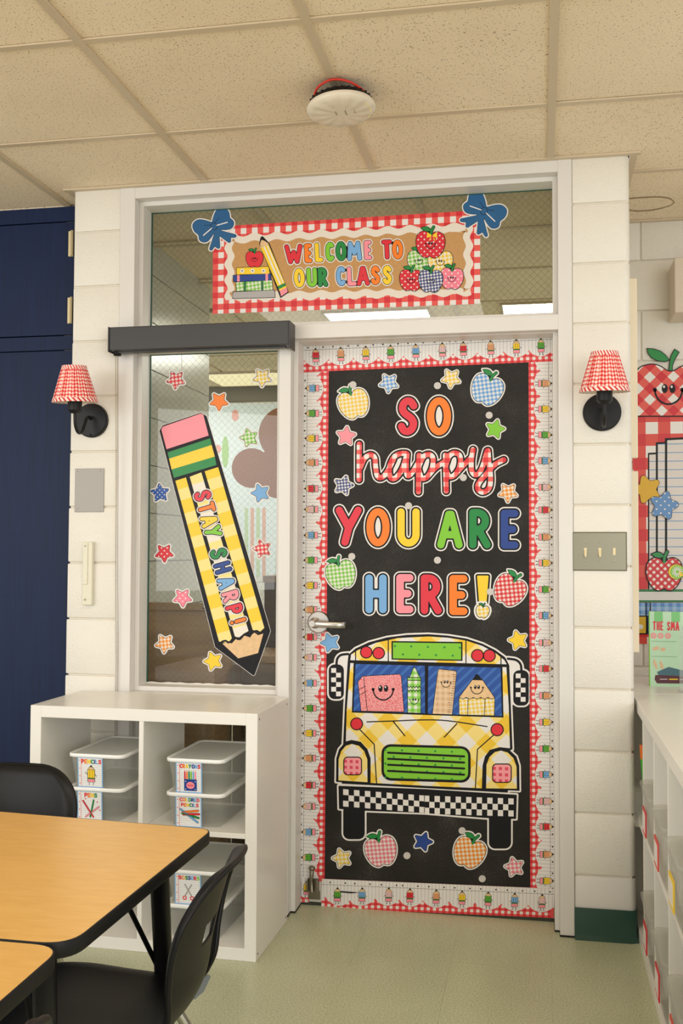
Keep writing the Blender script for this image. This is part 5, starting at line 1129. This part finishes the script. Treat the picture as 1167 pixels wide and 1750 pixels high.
def card(kind, parent, loc, w=.088, h=.098):
    """label card; local units: 100 wide x 112 high, y down"""
    k = w/100; fn = lambda x, y: ((x-50)*k, 0, -(y)*k)
    a = Art(0, fn); a.LG = .00015; a.poly([(0, 0), (100, 0), (100, 112), (0, 112)], flat('card_border', rgb(128, 176, 222), .5) if 'card_border' not in MATS else MATS['card_border'], 0, .0006); a.poly([(4, 4), (96, 4), (96, 108), (4, 108)], CARDN, 1); a.poly([(14, 4), (15.6, 4), (15.6, 108), (14, 108)], 'brick', 2)
    for y in (12, 42, 70, 98): a.ellipse(9, y, 2.2, 2.2, 'brick', 2, 8)
    if kind == 'pencils':
        text_row(a, 'PENCILS', 55, 16, 17, 76)
        for q in (46, 62): a.poly([(q-1, 88), (q+1, 88), (q+1, 103), (q-1, 103)], 'black', 3)
        a.poly([(39, 46), (54, 28), (69, 46), (69, 92), (39, 92)], 'black', 3); a.poly([(41, 47), (67, 47), (67, 76), (41, 76)], 'yellow', 4); a.poly([(41, 46), (54, 31), (67, 46)], 'wood', 4); a.poly([(50, 36), (54, 30), (58, 36)], 'black', 5); a.poly([(41, 76), (67, 76), (67, 81), (41, 81)], 'darkgreen', 4); a.poly([(41, 81), (67, 81), (67, 91), (41, 91)], 'pink', 4)
        for q in (49, 59): a.poly([(q-.6, 47), (q+.6, 47), (q+.6, 76), (q-.6, 76)], 'black', 5)
        a.strokes([[(39, 64), (31, 56)], [(69, 62), (75, 70)]], 1.1, 'black', 3, .7)
    elif kind == 'pens':
        text_row(a, 'PENS', 55, 16, 17, 60)
        for p, q, c in (((24, 38), (64, 96), 'red'), ((66, 34), (52, 96), 'green'), ((86, 58), (34, 96), 'pink')): a.strokes([[p, q]], 3.4, 'black', 3, 1.5); a.strokes([[p, q]], 2.5, c, 4, 1.2)
        for x, y in ((34, 30), (80, 40), (90, 70)): a.ellipse(x, y, 3, 2.4, 'coral', 3, 8)
    elif kind == 'crayons':
        text_row(a, 'CRAYONS', 55, 15, 16, 76); a.poly([(32, 62), (80, 62), (80, 104), (32, 104)], 'navy', 5)
        for i, c in enumerate(('red', 'orange', 'green', 'lime', 'sky', 'pink')): x = 35+8*i; a.poly([(x-3, 38), (x, 28), (x+3, 38), (x+3, 64), (x-3, 64)], c, 3)
        a.ellipse(56, 84, 16, 13, 'pink', 6, 16); a.strokes([[(46, 84), (66, 84)]], 1.6, 'coral', 7, .8)
        for x, y in ((38, 70), (74, 70), (38, 98), (74, 98)): a.ellipse(x, y, 1.8, 1.8, 'white', 6, 8)
    elif kind == 'colored':
        text_row(a, 'COLORED', 55, 12, 14, 74); text_row(a, 'PENCILS', 55, 31, 14, 72)
        for p, q, c in (((28, 58), (86, 50), 'orange'), ((30, 66), (90, 62), 'red'), ((26, 62), (88, 76), 'green'), ((20, 48), (84, 92), 'sky')): a.strokes([[p, q]], 4.2, 'black', 3, 1.6); a.strokes([[p, q]], 3.2, c, 4, 1.4)
    elif kind == 'scissors':
        text_row(a, 'SCISSORS', 55, 15, 15, 76); a.strokes([[(40, 40), (64, 80)], [(64, 40), (40, 80)]], 3, 'grey', 3, 1.4)
        for x in (38, 66): a.ellipse(x, 88, 8, 8, 'coral', 3, 14); a.ellipse(x, 88, 4, 4, 'white', 4, 12)
    else:
        text_row(a, kind, 55, 16, 14, 74)
    ob = a.mb.build('label_card', a.mats, None, origin=(0, 0, 0)); ob.parent = parent; ob.location = loc; return ob
binm = bin_mesh(BW-.012, BD-.012, BH-.006).build('tmp', BINP, origin=(0, 0, 0)).data; bpy.data.objects.remove(bpy.data.objects['tmp']); lidm = lid_mesh(BW, BD).build('tmp', [LIDP, LIDT], origin=(0, 0, 0)).data; bpy.data.objects.remove(bpy.data.objects['tmp'])
kc, ks = math.cos(KR), math.sin(KR)
def kworld(a, b, z): return (KX+kc*a-ks*b, KY+ks*a+kc*b, z)
def clear_bin(u, v, z, kind, label):
    r = empty('storage_bin', kworld(u, v, z), label, 'storage bin', 'clear bins in the left white shelf', rz=KR)
    b = bpy.data.objects.new('bin_body', binm); link(b, r); l = bpy.data.objects.new('bin_lid', lidm); link(l, r); l.location = (0, 0, BH)
    if kind: card(kind, r, (-.018, -BD/2*.985-.001, BH-.010)).rotation_euler = (math.radians(3.5), 0, 0)
    return r
zt, zb = mz+th/2, o_; uL, uR, vv = .214, .552, .03+BD/2
for k, (u, z, kind, lb) in enumerate(((uL, zt, 'pens', 'clear bin labelled PENS, under the PENCILS bin'), (uL, zt+BH, 'pencils', 'clear bin labelled PENCILS on top of the upper left stack'), (uR, zt, 'colored', 'clear bin labelled COLORED PENCILS, under the CRAYONS bin'),
    (uR, zt+BH, 'crayons', 'clear bin labelled CRAYONS on top of the upper right stack'), (uR, zb, None, 'clear bin at the bottom of the lower right cube'), (uR, zb+BH, 'scissors', 'clear bin with a half hidden label in the lower right cube behind the chair'))):
    clear_bin(u, vv, z+.0002, kind, lb)

# ================================================================== RIGHT SHELF, BOOK, BOARD
RX = .312; RH = .775
def right_shelf(name, y0, y1, divs, label, lean=0.):
    r = empty(name, (RX+.2, (y0+y1)/2, 0), label, 'shelf'); b = lambda n, *a: MB().box(*a, bevel=.001, seg=1).build(n, SHELFW, r)
    b('top_panel', RX, RX+.39, y0, y1, RH-.038, RH); b('bottom_panel', RX, RX+.39, y0, y1, 0, .038); b('middle_shelf', RX+.001, RX+.39, y0+.016, y1-.016, .379, .395); b('side_panel', RX, RX+.39, y0, y0+.03, .038, RH-.038); b('side_panel', RX, RX+.39, y1-.03, y1, .038, RH-.038); b('back_panel', RX+.385, RX+.392, y0, y1, .03, RH-.03)
    for y in divs: b('divider', RX+.001, RX+.385, y-.008, y+.008, .395, RH-.038); b('divider', RX+.001, RX+.385, y-.008, y+.008, .038, .379)
    return r
right_shelf('white_cube_shelf', -1.50, .215, (-.155, -.47, -.80, -1.12), 'long white cube shelf along the right side with frosted trays')
right_shelf('white_cube_shelf', .219, .735, (), 'short end unit of white shelving in the right alcove under the book')
trm = bin_mesh(.255, .34, .172).build('tmp', TRAYP, origin=(0, 0, 0)).data; bpy.data.objects.remove(bpy.data.objects['tmp']); trl = lid_mesh(.275, .35).build('tmp', [TRAYP, TRAYP], origin=(0, 0, 0)).data; bpy.data.objects.remove(bpy.data.objects['tmp'])
cols = dict(pink=P['coral'], orange=P['brick'], yellow=P['yellow'], red=P['red'])
for i, (y, z, c, lb) in enumerate(((-.312, .396, 'red', 'farthest upper tray of the right shelf with a red label'), (-.635, .396, 'orange', 'second upper tray from the block pier with an orange label'), (-.96, .396, 'yellow', 'third upper tray from the block pier with a yellow label'),
    (-.312, .039, 'red', 'farthest lower tray of the right shelf with a red label'), (-.635, .039, 'pink', 'second lower tray from the block pier with a pink label'), (-.96, .039, 'orange', 'third lower tray from the block pier'))):
    r = empty('storage_tray', (RX+.17-.008, y, z-.018 if z > .3 else z), lb, 'storage tray', 'frosted trays in the right shelf', rz=-math.pi/2)
    link(bpy.data.objects.new('tray_body', trm), r); l = link(bpy.data.objects.new('tray_lid', trl), r); l.location = (0, 0, .184)
    a = MB().box(-.045, .045, -.1735, -.170, .05, .125).box(-.036, .036, -.1742, -.1735, .06, .115, 1).build('label_card', [cols[c], P['white']], None, origin=(0, 0, 0)); a.parent = r
# pencil cup in the last bay
pc = empty('supply_tray', (RX+.06, .03, .396), 'tray with orange and green marker in the farthest bay of the right shelf', 'tray')
MB().box(RX-.015, RX+.25, -.08, .12, .39, .50).build('tray_body', TRAYP, pc); MB().tube([(RX+.016, -.02, .595), (RX+.014, -.02, .64)], .011, 0, 10).build('marker_cap', flat('marker_orange', rgb(220, 110, 40), .4), pc); MB().tube([(RX+.024, -.02, .50), (RX+.016, -.02, .595)], .011, 0, 10).build('marker_barrel', flat('marker_green', rgb(60, 170, 50), .4), pc)
# picture book on the shelf
BY = .43; bz = RH; b0 = at(1110.5, 1160, 1, BY)
bk = empty('picture_book', (b0[0]+.1, BY, bz), 'upright picture book with green striped cover and red title on the right shelf', 'book')
bt = at(1110.5, 1045, 1, BY)[2]; bw = .215; bh = bt-bz
MB().box(b0[0], b0[0]+bw, BY+.001, BY+.014, bz, bz+bh).build('page_block', P['white'], bk); m = MB().box(b0[0]-.002, b0[0]+.0008, BY-.001, BY+.015, bz, bz+bh); m.build('spine', P['lime'], bk)
kk = bw/156.; fn = lambda x, y: (b0[0]+x*kk, BY, bz+bh-y*kk)
a = Art(BY, fn); H_ = bh/kk; a.poly([(0, 0), (156, 0), (156, H_), (0, H_)], flat('book_mint', rgb(190, 226, 192), .4), 0, .001)
for i in range(4): a.poly([(12+i*44, 0), (34+i*44, 0), (34+i*44, 26), (12+i*44, 30)], P['lime'] if 0 else flat('awning_green', rgb(120, 198, 120), .4), 1)
cols3 = [rgb(226, 150, 140), rgb(214, 130, 130)]
text_row(a, 'THE SMA', 42, 38, 24, 66, cols=['red'], r=1.7)
for x in (10, 28, 47): a.ellipse(x, 64, 8, 8, flat('pastry_pink', rgb(236, 164, 160), .5) if 'pastry_pink' not in MATS else MATS['pastry_pink'], 2, 14); a.ellipse(x, 64, 3, 3, flat('pastry_mid', rgb(216, 190, 170), .5) if 'pastry_mid' not in MATS else MATS['pastry_mid'], 3, 10)
for y in (78, 118): a.poly([(4, y), (70, y), (70, y+2), (4, y+2)], flat('shelf_line', rgb(150, 196, 160), .5) if 'shelf_line' not in MATS else MATS['shelf_line'], 2)
for x, y, rx, ry in ((16, 98, 10, 5), (34, 100, 7, 5), (14, 140, 4, 14), (30, 142, 4, 12)): a.ellipse(x, y, rx, ry, 'tan', 3, 12, -.3)
a.poly([(18, H_-38), (48, H_-52), (110, H_-38), (110, H_-30), (22, H_-28)], flat('open_book_blue', rgb(70, 110, 124), .5), 3); a.poly([(14, H_-30), (150, H_-28), (150, H_-10), (18, H_-8), (12, H_-18)], flat('book_maroon', rgb(92, 40, 52), .5), 4); a.strokes([[(26, H_-19), (44, H_-19.5)], [(76, H_-19.5), (96, H_-20)]], .9, 'white', 5, .5); a.strokes([[(50, H_-19.5), (70, H_-20)]], 1.6, 'yellow', 5, .6)
cov = a.mb.build('cover', a.mats, bk, origin=(b0[0], BY, bz))
# acrylic holder edge on the shelf
ac = at(1160, 1195, 1, .30); MB().box(ac[0]-.002, ac[0]+.12, .26, .262, RH, RH+.23).box(ac[0]-.002, ac[0]+.12, .26, .32, RH, RH+.003).build('acrylic_holder', milky('acrylic', rgb(226, 232, 232), .22, .1), label='clear acrylic stand in front of the picture book', cat='display stand')
p_ = at(1153, 534, 1, .55); q_ = at(1153, 440, 1, .55)
MB().box(p_[0], p_[0]+.25, .55, .742, p_[2], q_[2], bevel=.004).build('wall_box', flat('beige_box', rgb(214, 200, 180), .5), label='edge of a beige wall-mounted box high in the right alcove', cat='wall box')
# bulletin board
YB = .738; f7 = lambda X, Y: (1060+X/5.832, 560+Y/5.833); f8 = lambda X, Y: (1060+X/5.15, 860+Y/5.147)
a = Art(YB); a.poly([(1081, 712), (1300, 706), (1300, 1104), (1081, 1100)], 'g_board', 0, .004)
BD_ = a.build('bulletin_board', label='bulletin board poster with red gingham background and lined sheets in the right alcove', cat='poster')
a = Art(YB); a.poly([(1107, 774), (1180, 770), (1180, 1010), (1107, 1010)], 'black', 1); a.poly([(1109.5, 777), (1180, 774), (1180, 1010), (1109.5, 1010)], 'lined_blue', 2); a.poly([(1120.5, 756), (1240, 750), (1240, 1010), (1120.5, 1010)], 'black', 3); a.poly([(1124, 759), (1240, 753), (1240, 1010), (1124, 1010)], 'lined_blue', 4); a.poly([(1136, 749), (1290, 741), (1290, 1010), (1136, 1010)], 'black', 5); a.poly([(1140, 752.5), (1290, 745), (1290, 1010), (1140, 1010)], 'lined_blue', 6)
a.build('lined_sheet_print', BD_, label='three overlapping lined sheets with black edges')
a = Art(YB); a.poly([(1082, 1007), (1300, 1007), (1300, 1029.5), (1082, 1029.5)], 'darkgreen', 7); a.poly([(1082, 1011.5), (1300, 1011.5), (1300, 1025.5), (1082, 1025.5)], 'white', 8)
for y in (1013.5, 1016.5, 1019.5, 1022.5): a.poly([(1082, y), (1300, y), (1300, y+.9), (1082, y+.9)], 'grey', 9)
a.build('green_band_print', BD_, label='green and white striped band')
a = Art(YB); a.poly([(1082, 1030), (1300, 1030), (1300, 1052), (1082, 1052)], 'g_blueboard', 7); a.poly([(1082, 1052), (1107, 1052), (1107, 1084), (1082, 1084)], 'black', 7); a.poly([(1082, 1054), (1103.5, 1054), (1103.5, 1082), (1082, 1082)], 'd_yellow', 8); a.poly([(1107, 1052), (1120, 1052), (1120, 1084), (1107, 1084)], 'navy', 8)
a.strokes([[(1104+(1 if k % 2 else -1), 1030+k*1.8) for k in range(13)], [(1111+(1 if k % 2 else -1), 1030+k*1.8) for k in range(13)]], .8, 'black', 9, .4)
a.build('book_pile_print', BD_, label='blue gingham and yellow dotted books')
YA = YB-.004
a = Art(YA); bodyp = [f7(*p) for p in spline([(165, 430), (200, 395), (260, 372), (330, 365), (400, 385), (460, 425), (500, 435), (545, 425), (600, 390), (680, 370), (760, 385), (830, 430), (880, 520), (900, 640), (890, 760), (850, 880)], 4)]+[f7(165, 880)]
bodyp = [(max(x, 1081), y) for x, y in bodyp]
a.sdf(lambda X, Y: d_poly(X, Y, bodyp), (1074, 610, 1225, 725), .9, [(1.2, 'black', 3, True, .003), (-.6, 'g_bigapple', 4, False, 0)])
lf = [f7(*p) for p in [(265, 208), (330, 212), (400, 235), (450, 275), (490, 325), (440, 338), (370, 330), (310, 300), (275, 255)]]; stp = [f7(*p) for p in [(485, 430), (490, 360), (505, 280), (540, 215), (585, 245), (545, 310), (520, 370), (515, 430)]]
a.sdf(lambda X, Y: np.minimum(d_poly(X, Y, lf), d_poly(X, Y, stp)), (1100, 590, 1166, 640), .5, [(.8, 'black', 5, False, 0), (-.5, 'green', 6, False, 0)])
c = f7(480, 650); smile(a, c[0], c[1], 26, 8); a.build('paper_apple', label='large red gingham apple with a smiling face above the bulletin board', cat='apple cutout')
star(1105.7, 836.4, 25, 180, flat('mustard_ink', rgb(218, 170, 30), .45), YB-.006, 'mustard yellow star cutout on the bulletin board', 'star cutouts on the bulletin board', wh=0.); star(1134.6, 864, 25.5, 5, 'd_sky', YB-.008, 'blue polka-dot star cutout on the bulletin board', 'star cutouts on the bulletin board', wh=0.)
a = Art(YB-.005); c = f8(385, 620); apple_art(a, c[0], c[1], 31, 0, 'g_apple_tiny', 8, white=0, ol=1.6, step=.7)
c2 = f8(492, 603); a.ellipse(c2[0], c2[1], 14.5, 13.5, 'black', 13, 22); a.ellipse(c2[0], c2[1], 13.6, 12.6, 'yellow', 14, 22); a.ellipse(c2[0]+1.5, c2[1]+.3, 12, 11.5, 'lime', 15, 22)
for k in range(14): a_ = k*.449; a.strokes([[(c2[0]+1.5+3.5*math.cos(a_), c2[1]+3.5*math.sin(a_)), (c2[0]+1.5+9*math.cos(a_), c2[1]+9*math.sin(a_))]], .8, 'white', 16, .4)
a.poly([(c2[0]+5, c2[1]-2), (c2[0]+13, c2[1]+7), (c2[0]+5, c2[1]+8)], 'yellow', 17); a.build('paper_apple', label='red gingham apple with a green striped worm on the bulletin board', cat='apple cutout')

# ================================================================== TABLES AND CHAIRS
TZ = .65
def rounded(poly_, rads, n=8):
    out = []; m_ = len(poly_)
    for i in range(m_):
        p = np.array(poly_[i]); a_ = np.array(poly_[i-1]); b_ = np.array(poly_[(i+1) % m_]); r = rads[i]
        if r == 0: out.append(tuple(p)); continue
        da = (a_-p)/np.linalg.norm(a_-p); db = (b_-p)/np.linalg.norm(b_-p); s0, s1 = p+da*r, p+db*r
        for k in range(n+1): t = k/n; out.append(tuple((1-t)**2*s0+2*t*(1-t)*p+t*t*s1))
    return out
def offs(poly_, d):
    c = np.mean(poly_, 0); return [tuple(np.array(p)+(np.array(p)-c)/np.linalg.norm(np.array(p)-c)*d) for p in poly_]
def table(pts, rads, label, legs):
    c = np.mean(pts, 0); T = empty('activity_table', (c[0], c[1], 0), label, 'table', 'maple activity tables')
    q = rounded(pts, rads); MB().prism(q, TZ-.004, TZ).build('tabletop', MAPLE, T)
    m = MB(); qo = q; n = len(q); cc = np.mean(q, 0); out = []
    for i, p in enumerate(q):
        t = np.array(q[(i+1) % n])-np.array(q[i-1]); nn = np.array([t[1], -t[0]])/np.linalg.norm(t)
        if np.dot(nn, np.array(p)-cc) < 0: nn = -nn
        out.append((p, nn))
    prof = [(0, 0), (.0025, 0), (.0035, -.002), (.0035, -.024), (.002, -.026), (-.02, -.026)]
    vs = [(p[0]+nn[0]*d, p[1]+nn[1]*d, TZ+z) for p, nn in out for d, z in prof]; L = len(prof)
    m.poly(vs, [(i*L+k, i*L+k+1, ((i+1) % n)*L+k+1, ((i+1) % n)*L+k) for i in range(n) for k in range(L-1)], 0, True); sharp(m.build('edge_band', BLACKEDGE, T), 40)
    MB().prism([(p[0]*.99+cc[0]*.01, p[1]*.99+cc[1]*.01) for p in q], TZ-.026, TZ-.005).build('underside', BLACKEDGE, T)
    for (x, y, dx, dy) in legs:
        m = MB(); m.tube([(x, y, TZ-.033), (x+dx*.25, y+dy*.25, .30), (x+dx*.4, y+dy*.4, .02)], [.021, .019, .016], 0, 14); m.tube([(x+dx*.4, y+dy*.4, .02), (x+dx*.4, y+dy*.4, 0)], [.018, .02], 0, 12)
        m.build('leg', BLACKMET, T); MB().tube([(x-dx*1.6, y-dy*1.6+.0, TZ-.04), (x+dx*.18, y+dy*.18, .36)], .0055, 0, 8).build('brace', BLACKMET, T)
A_ = at(358, 1418, 2, TZ); fe = at(0, 1388, 2, TZ); d = np.array([A_[0]-fe[0], A_[1]-fe[1]]); d /= np.linalg.norm(d)
ne = at(0, 1602, 2, TZ); Bq = at(113, 1618, 2, TZ); Apt = (A_[0]+.004, A_[1]+.004); Bpt = (Bq[0], ne[1]-.006)
table([Apt, Bpt, (ne[0]-1.1, ne[1]+.01), (Apt[0]-d[0]*1.3, Apt[1]-d[1]*1.3)], [.035, .055, .05, .05], 'maple-topped activity table with black edge in front of the white cube shelf', [(-.80, -1.42, .06, .03), (-.83, -1.88, .06, -.04), (-1.75, -1.45, -.06, .04), (-1.75, -1.88, -.06, -.04)])
t2y = ne[1]-.012
table([(-.732, t2y-.004), (-.718, t2y-.62), (-1.9, t2y-.62), (-1.9, t2y+.010)], [.05, .07, .05, .05], 'second maple-topped table at the lower left, end to end with the other table', [(-.86, t2y-.10, .04, .03), (-.86, t2y-.52, .04, -.03), (-1.75, t2y-.1, -.06, .04), (-1.75, t2y-.52, -.06, -.04)])
# chairs: moulded shell on chrome legs.  local: faces +x, origin on floor
SZ = .375
def shell_pt(s, w):
    """s 0..1 from seat front to back top, w -1..1 across"""
    prof = PROF; n = len(prof)-1; top = 0; k_ = 1
    if s > .70:
        q = (s-.70)/.30; tt = math.sin(q*.93*math.pi/2); k_ = (1-tt**3.5)**(1/3.5); s = .70+.30*tt; top = max(0, (q-.80)/.20)**1.3
    if s < .10: k_ = 1-.35*((.10-s)/.10)**3
    t = s*n; i = min(int(t), n-1); f = t-i; x = prof[i][0]*(1-f)+prof[i+1][0]*f; z = prof[i][1]*(1-f)+prof[i+1][1]*f
    half = (HALF[i]*(1-f)+HALF[i+1]*f)*k_
    seat = max(0, min(1, (.55-s)/.12)); back = 1-seat
    y = w*half; e = abs(w)**3; z += seat*.018*e; yn = y/.18; x += back*.036*yn*yn
    fl_ = max(0, (abs(w)-.88)/.12)**1.3
    if s < .1: x -= ((.1-s)/.1)*.035*e
    x -= back*.016*max(fl_, top); z -= seat*.018*fl_
    return (x, y, z)
PROF = spline([(.185, SZ-.022), (.165, SZ-.002), (.10, SZ+.002), (.0, SZ-.006), (-.10, SZ-.008), (-.165, SZ+.006), (-.195, SZ+.05), (-.205, SZ+.11), (-.218, SZ+.17), (-.236, SZ+.235), (-.258, SZ+.302)], 5)
HALF = [h for h in [v[0] for v in spline([(.165, 0), (.18, 0), (.185, 0), (.185, 0), (.178, 0), (.165, 0), (.162, 0), (.174, 0), (.186, 0), (.190, 0), (.174, 0)], 5)]]
def build_shell(parent):
    ns, nw = 60, 28; m = MB(); th_ = .005; vs = []
    g = [[Vector(shell_pt(i/ns, -1+2*j/nw)) for j in range(nw+1)] for i in range(ns+1)]
    hole = lambda i, j: 44 <= i < 47 and 11 <= j < 17
    bm = bmesh.new(); V = [[bm.verts.new(g[i][j]) for j in range(nw+1)] for i in range(ns+1)]
    for i in range(ns):
        for j in range(nw):
            if not hole(i, j): bm.faces.new((V[i][j], V[i][j+1], V[i+1][j+1], V[i+1][j]))
    bmesh.ops.recalc_face_normals(bm, faces=bm.faces)
    bm.normal_update(); bmesh.ops.solidify(bm, geom=bm.faces[:], thickness=.005)
    m.bm(bm, 0, True)
    # rolled rim
    rim = [g[i][0] for i in range(ns+1)]+[g[ns][j] for j in range(1, nw+1)]+[g[i][nw] for i in range(ns-1, -1, -1)]+[g[0][j] for j in range(nw-1, 0, -1)]
    m.tube([p+Vector((-.004, 0, -.003)) for p in rim], .0062, 0, 8, closed=True)
    return sharp(m.build('seat_shell', BLACKPL, parent, origin=(0, 0, 0)), 50)
def chair0(label):
    r = empty('school_chair', (0, 0, 0), label, 'chair', 'black moulded school chairs'); build_shell(r)
    zr = SZ-.03
    for s_ in (-1, 1):
        MB().tube(spline([(.06, s_*.06, zr), (.09, s_*.12, zr-.006), (.12, s_*.15, zr-.04), (.15, s_*.17, .18), (.185, s_*.185, .008)], 5), .0105, 0, 12).build('leg', CHROME, r, origin=(0, 0, 0))
        MB().tube(spline([(-.05, s_*.06, zr), (-.09, s_*.12, zr-.006), (-.12, s_*.14, zr-.04), (-.17, s_*.17, .18), (-.215, s_*.185, .008)], 5), .0105, 0, 12).build('leg', CHROME, r, origin=(0, 0, 0))
        br = [(-.12, SZ-.026), (-.160, SZ-.026), (-.178, SZ-.010), (-.192, SZ+.020), (-.186, SZ+.024), (-.12, SZ-.014)]; n = len(br)
        MB().poly([(x, s_*.112, z) for x, z in br]+[(x, s_*.118, z) for x, z in br], [tuple(range(n)), tuple(range(n, 2*n))]+[(i, (i+1) % n, n+(i+1) % n, n+i) for i in range(n)]).build('bracket', flat('grey_bracket', rgb(150, 156, 160), .4, .5) if 'grey_bracket' not in MATS else MATS['grey_bracket'], r, origin=(0, 0, 0))
        for x in (.19, -.22): MB().lathe([(.0001, 0), (.014, 0), (.014, .012), (.011, .02)], (x-.003 if x > 0 else x+.004, s_*.186, 0), 'z', 0, 12).build('glide', BLACKPL, r, origin=(0, 0, 0))
    MB().box(-.06, .07, -.09, .09, zr+.006, zr+.012).build('seat_plate', SATIN, r, origin=(0, 0, 0))
    return r
c1 = chair0('black chair pulled out at the right end of the table, seen from behind'); c1.location = (-.850, -1.60, 0); c1.rotation_euler.z = math.radians(180+3)
c2_ = copy_tree(c1); c2_.location = (-1.40, -1.15, 0); c2_.rotation_euler.z = math.radians(-90); c2_['label'] = 'black chair on the far side of the table by the navy cupboard'
c3 = copy_tree(c1); c3.location = (-.90, -2.36, 0); c3.rotation_euler.z = math.radians(180-6); c3['label'] = 'black chair at the second table, only its back top showing at the bottom left corner'

# ------------------------------------------------------------------ tidy
for o in bpy.data.objects:
    if '_o' in o: del o['_o']
    if o.parent and 'category' in o: del o['category']
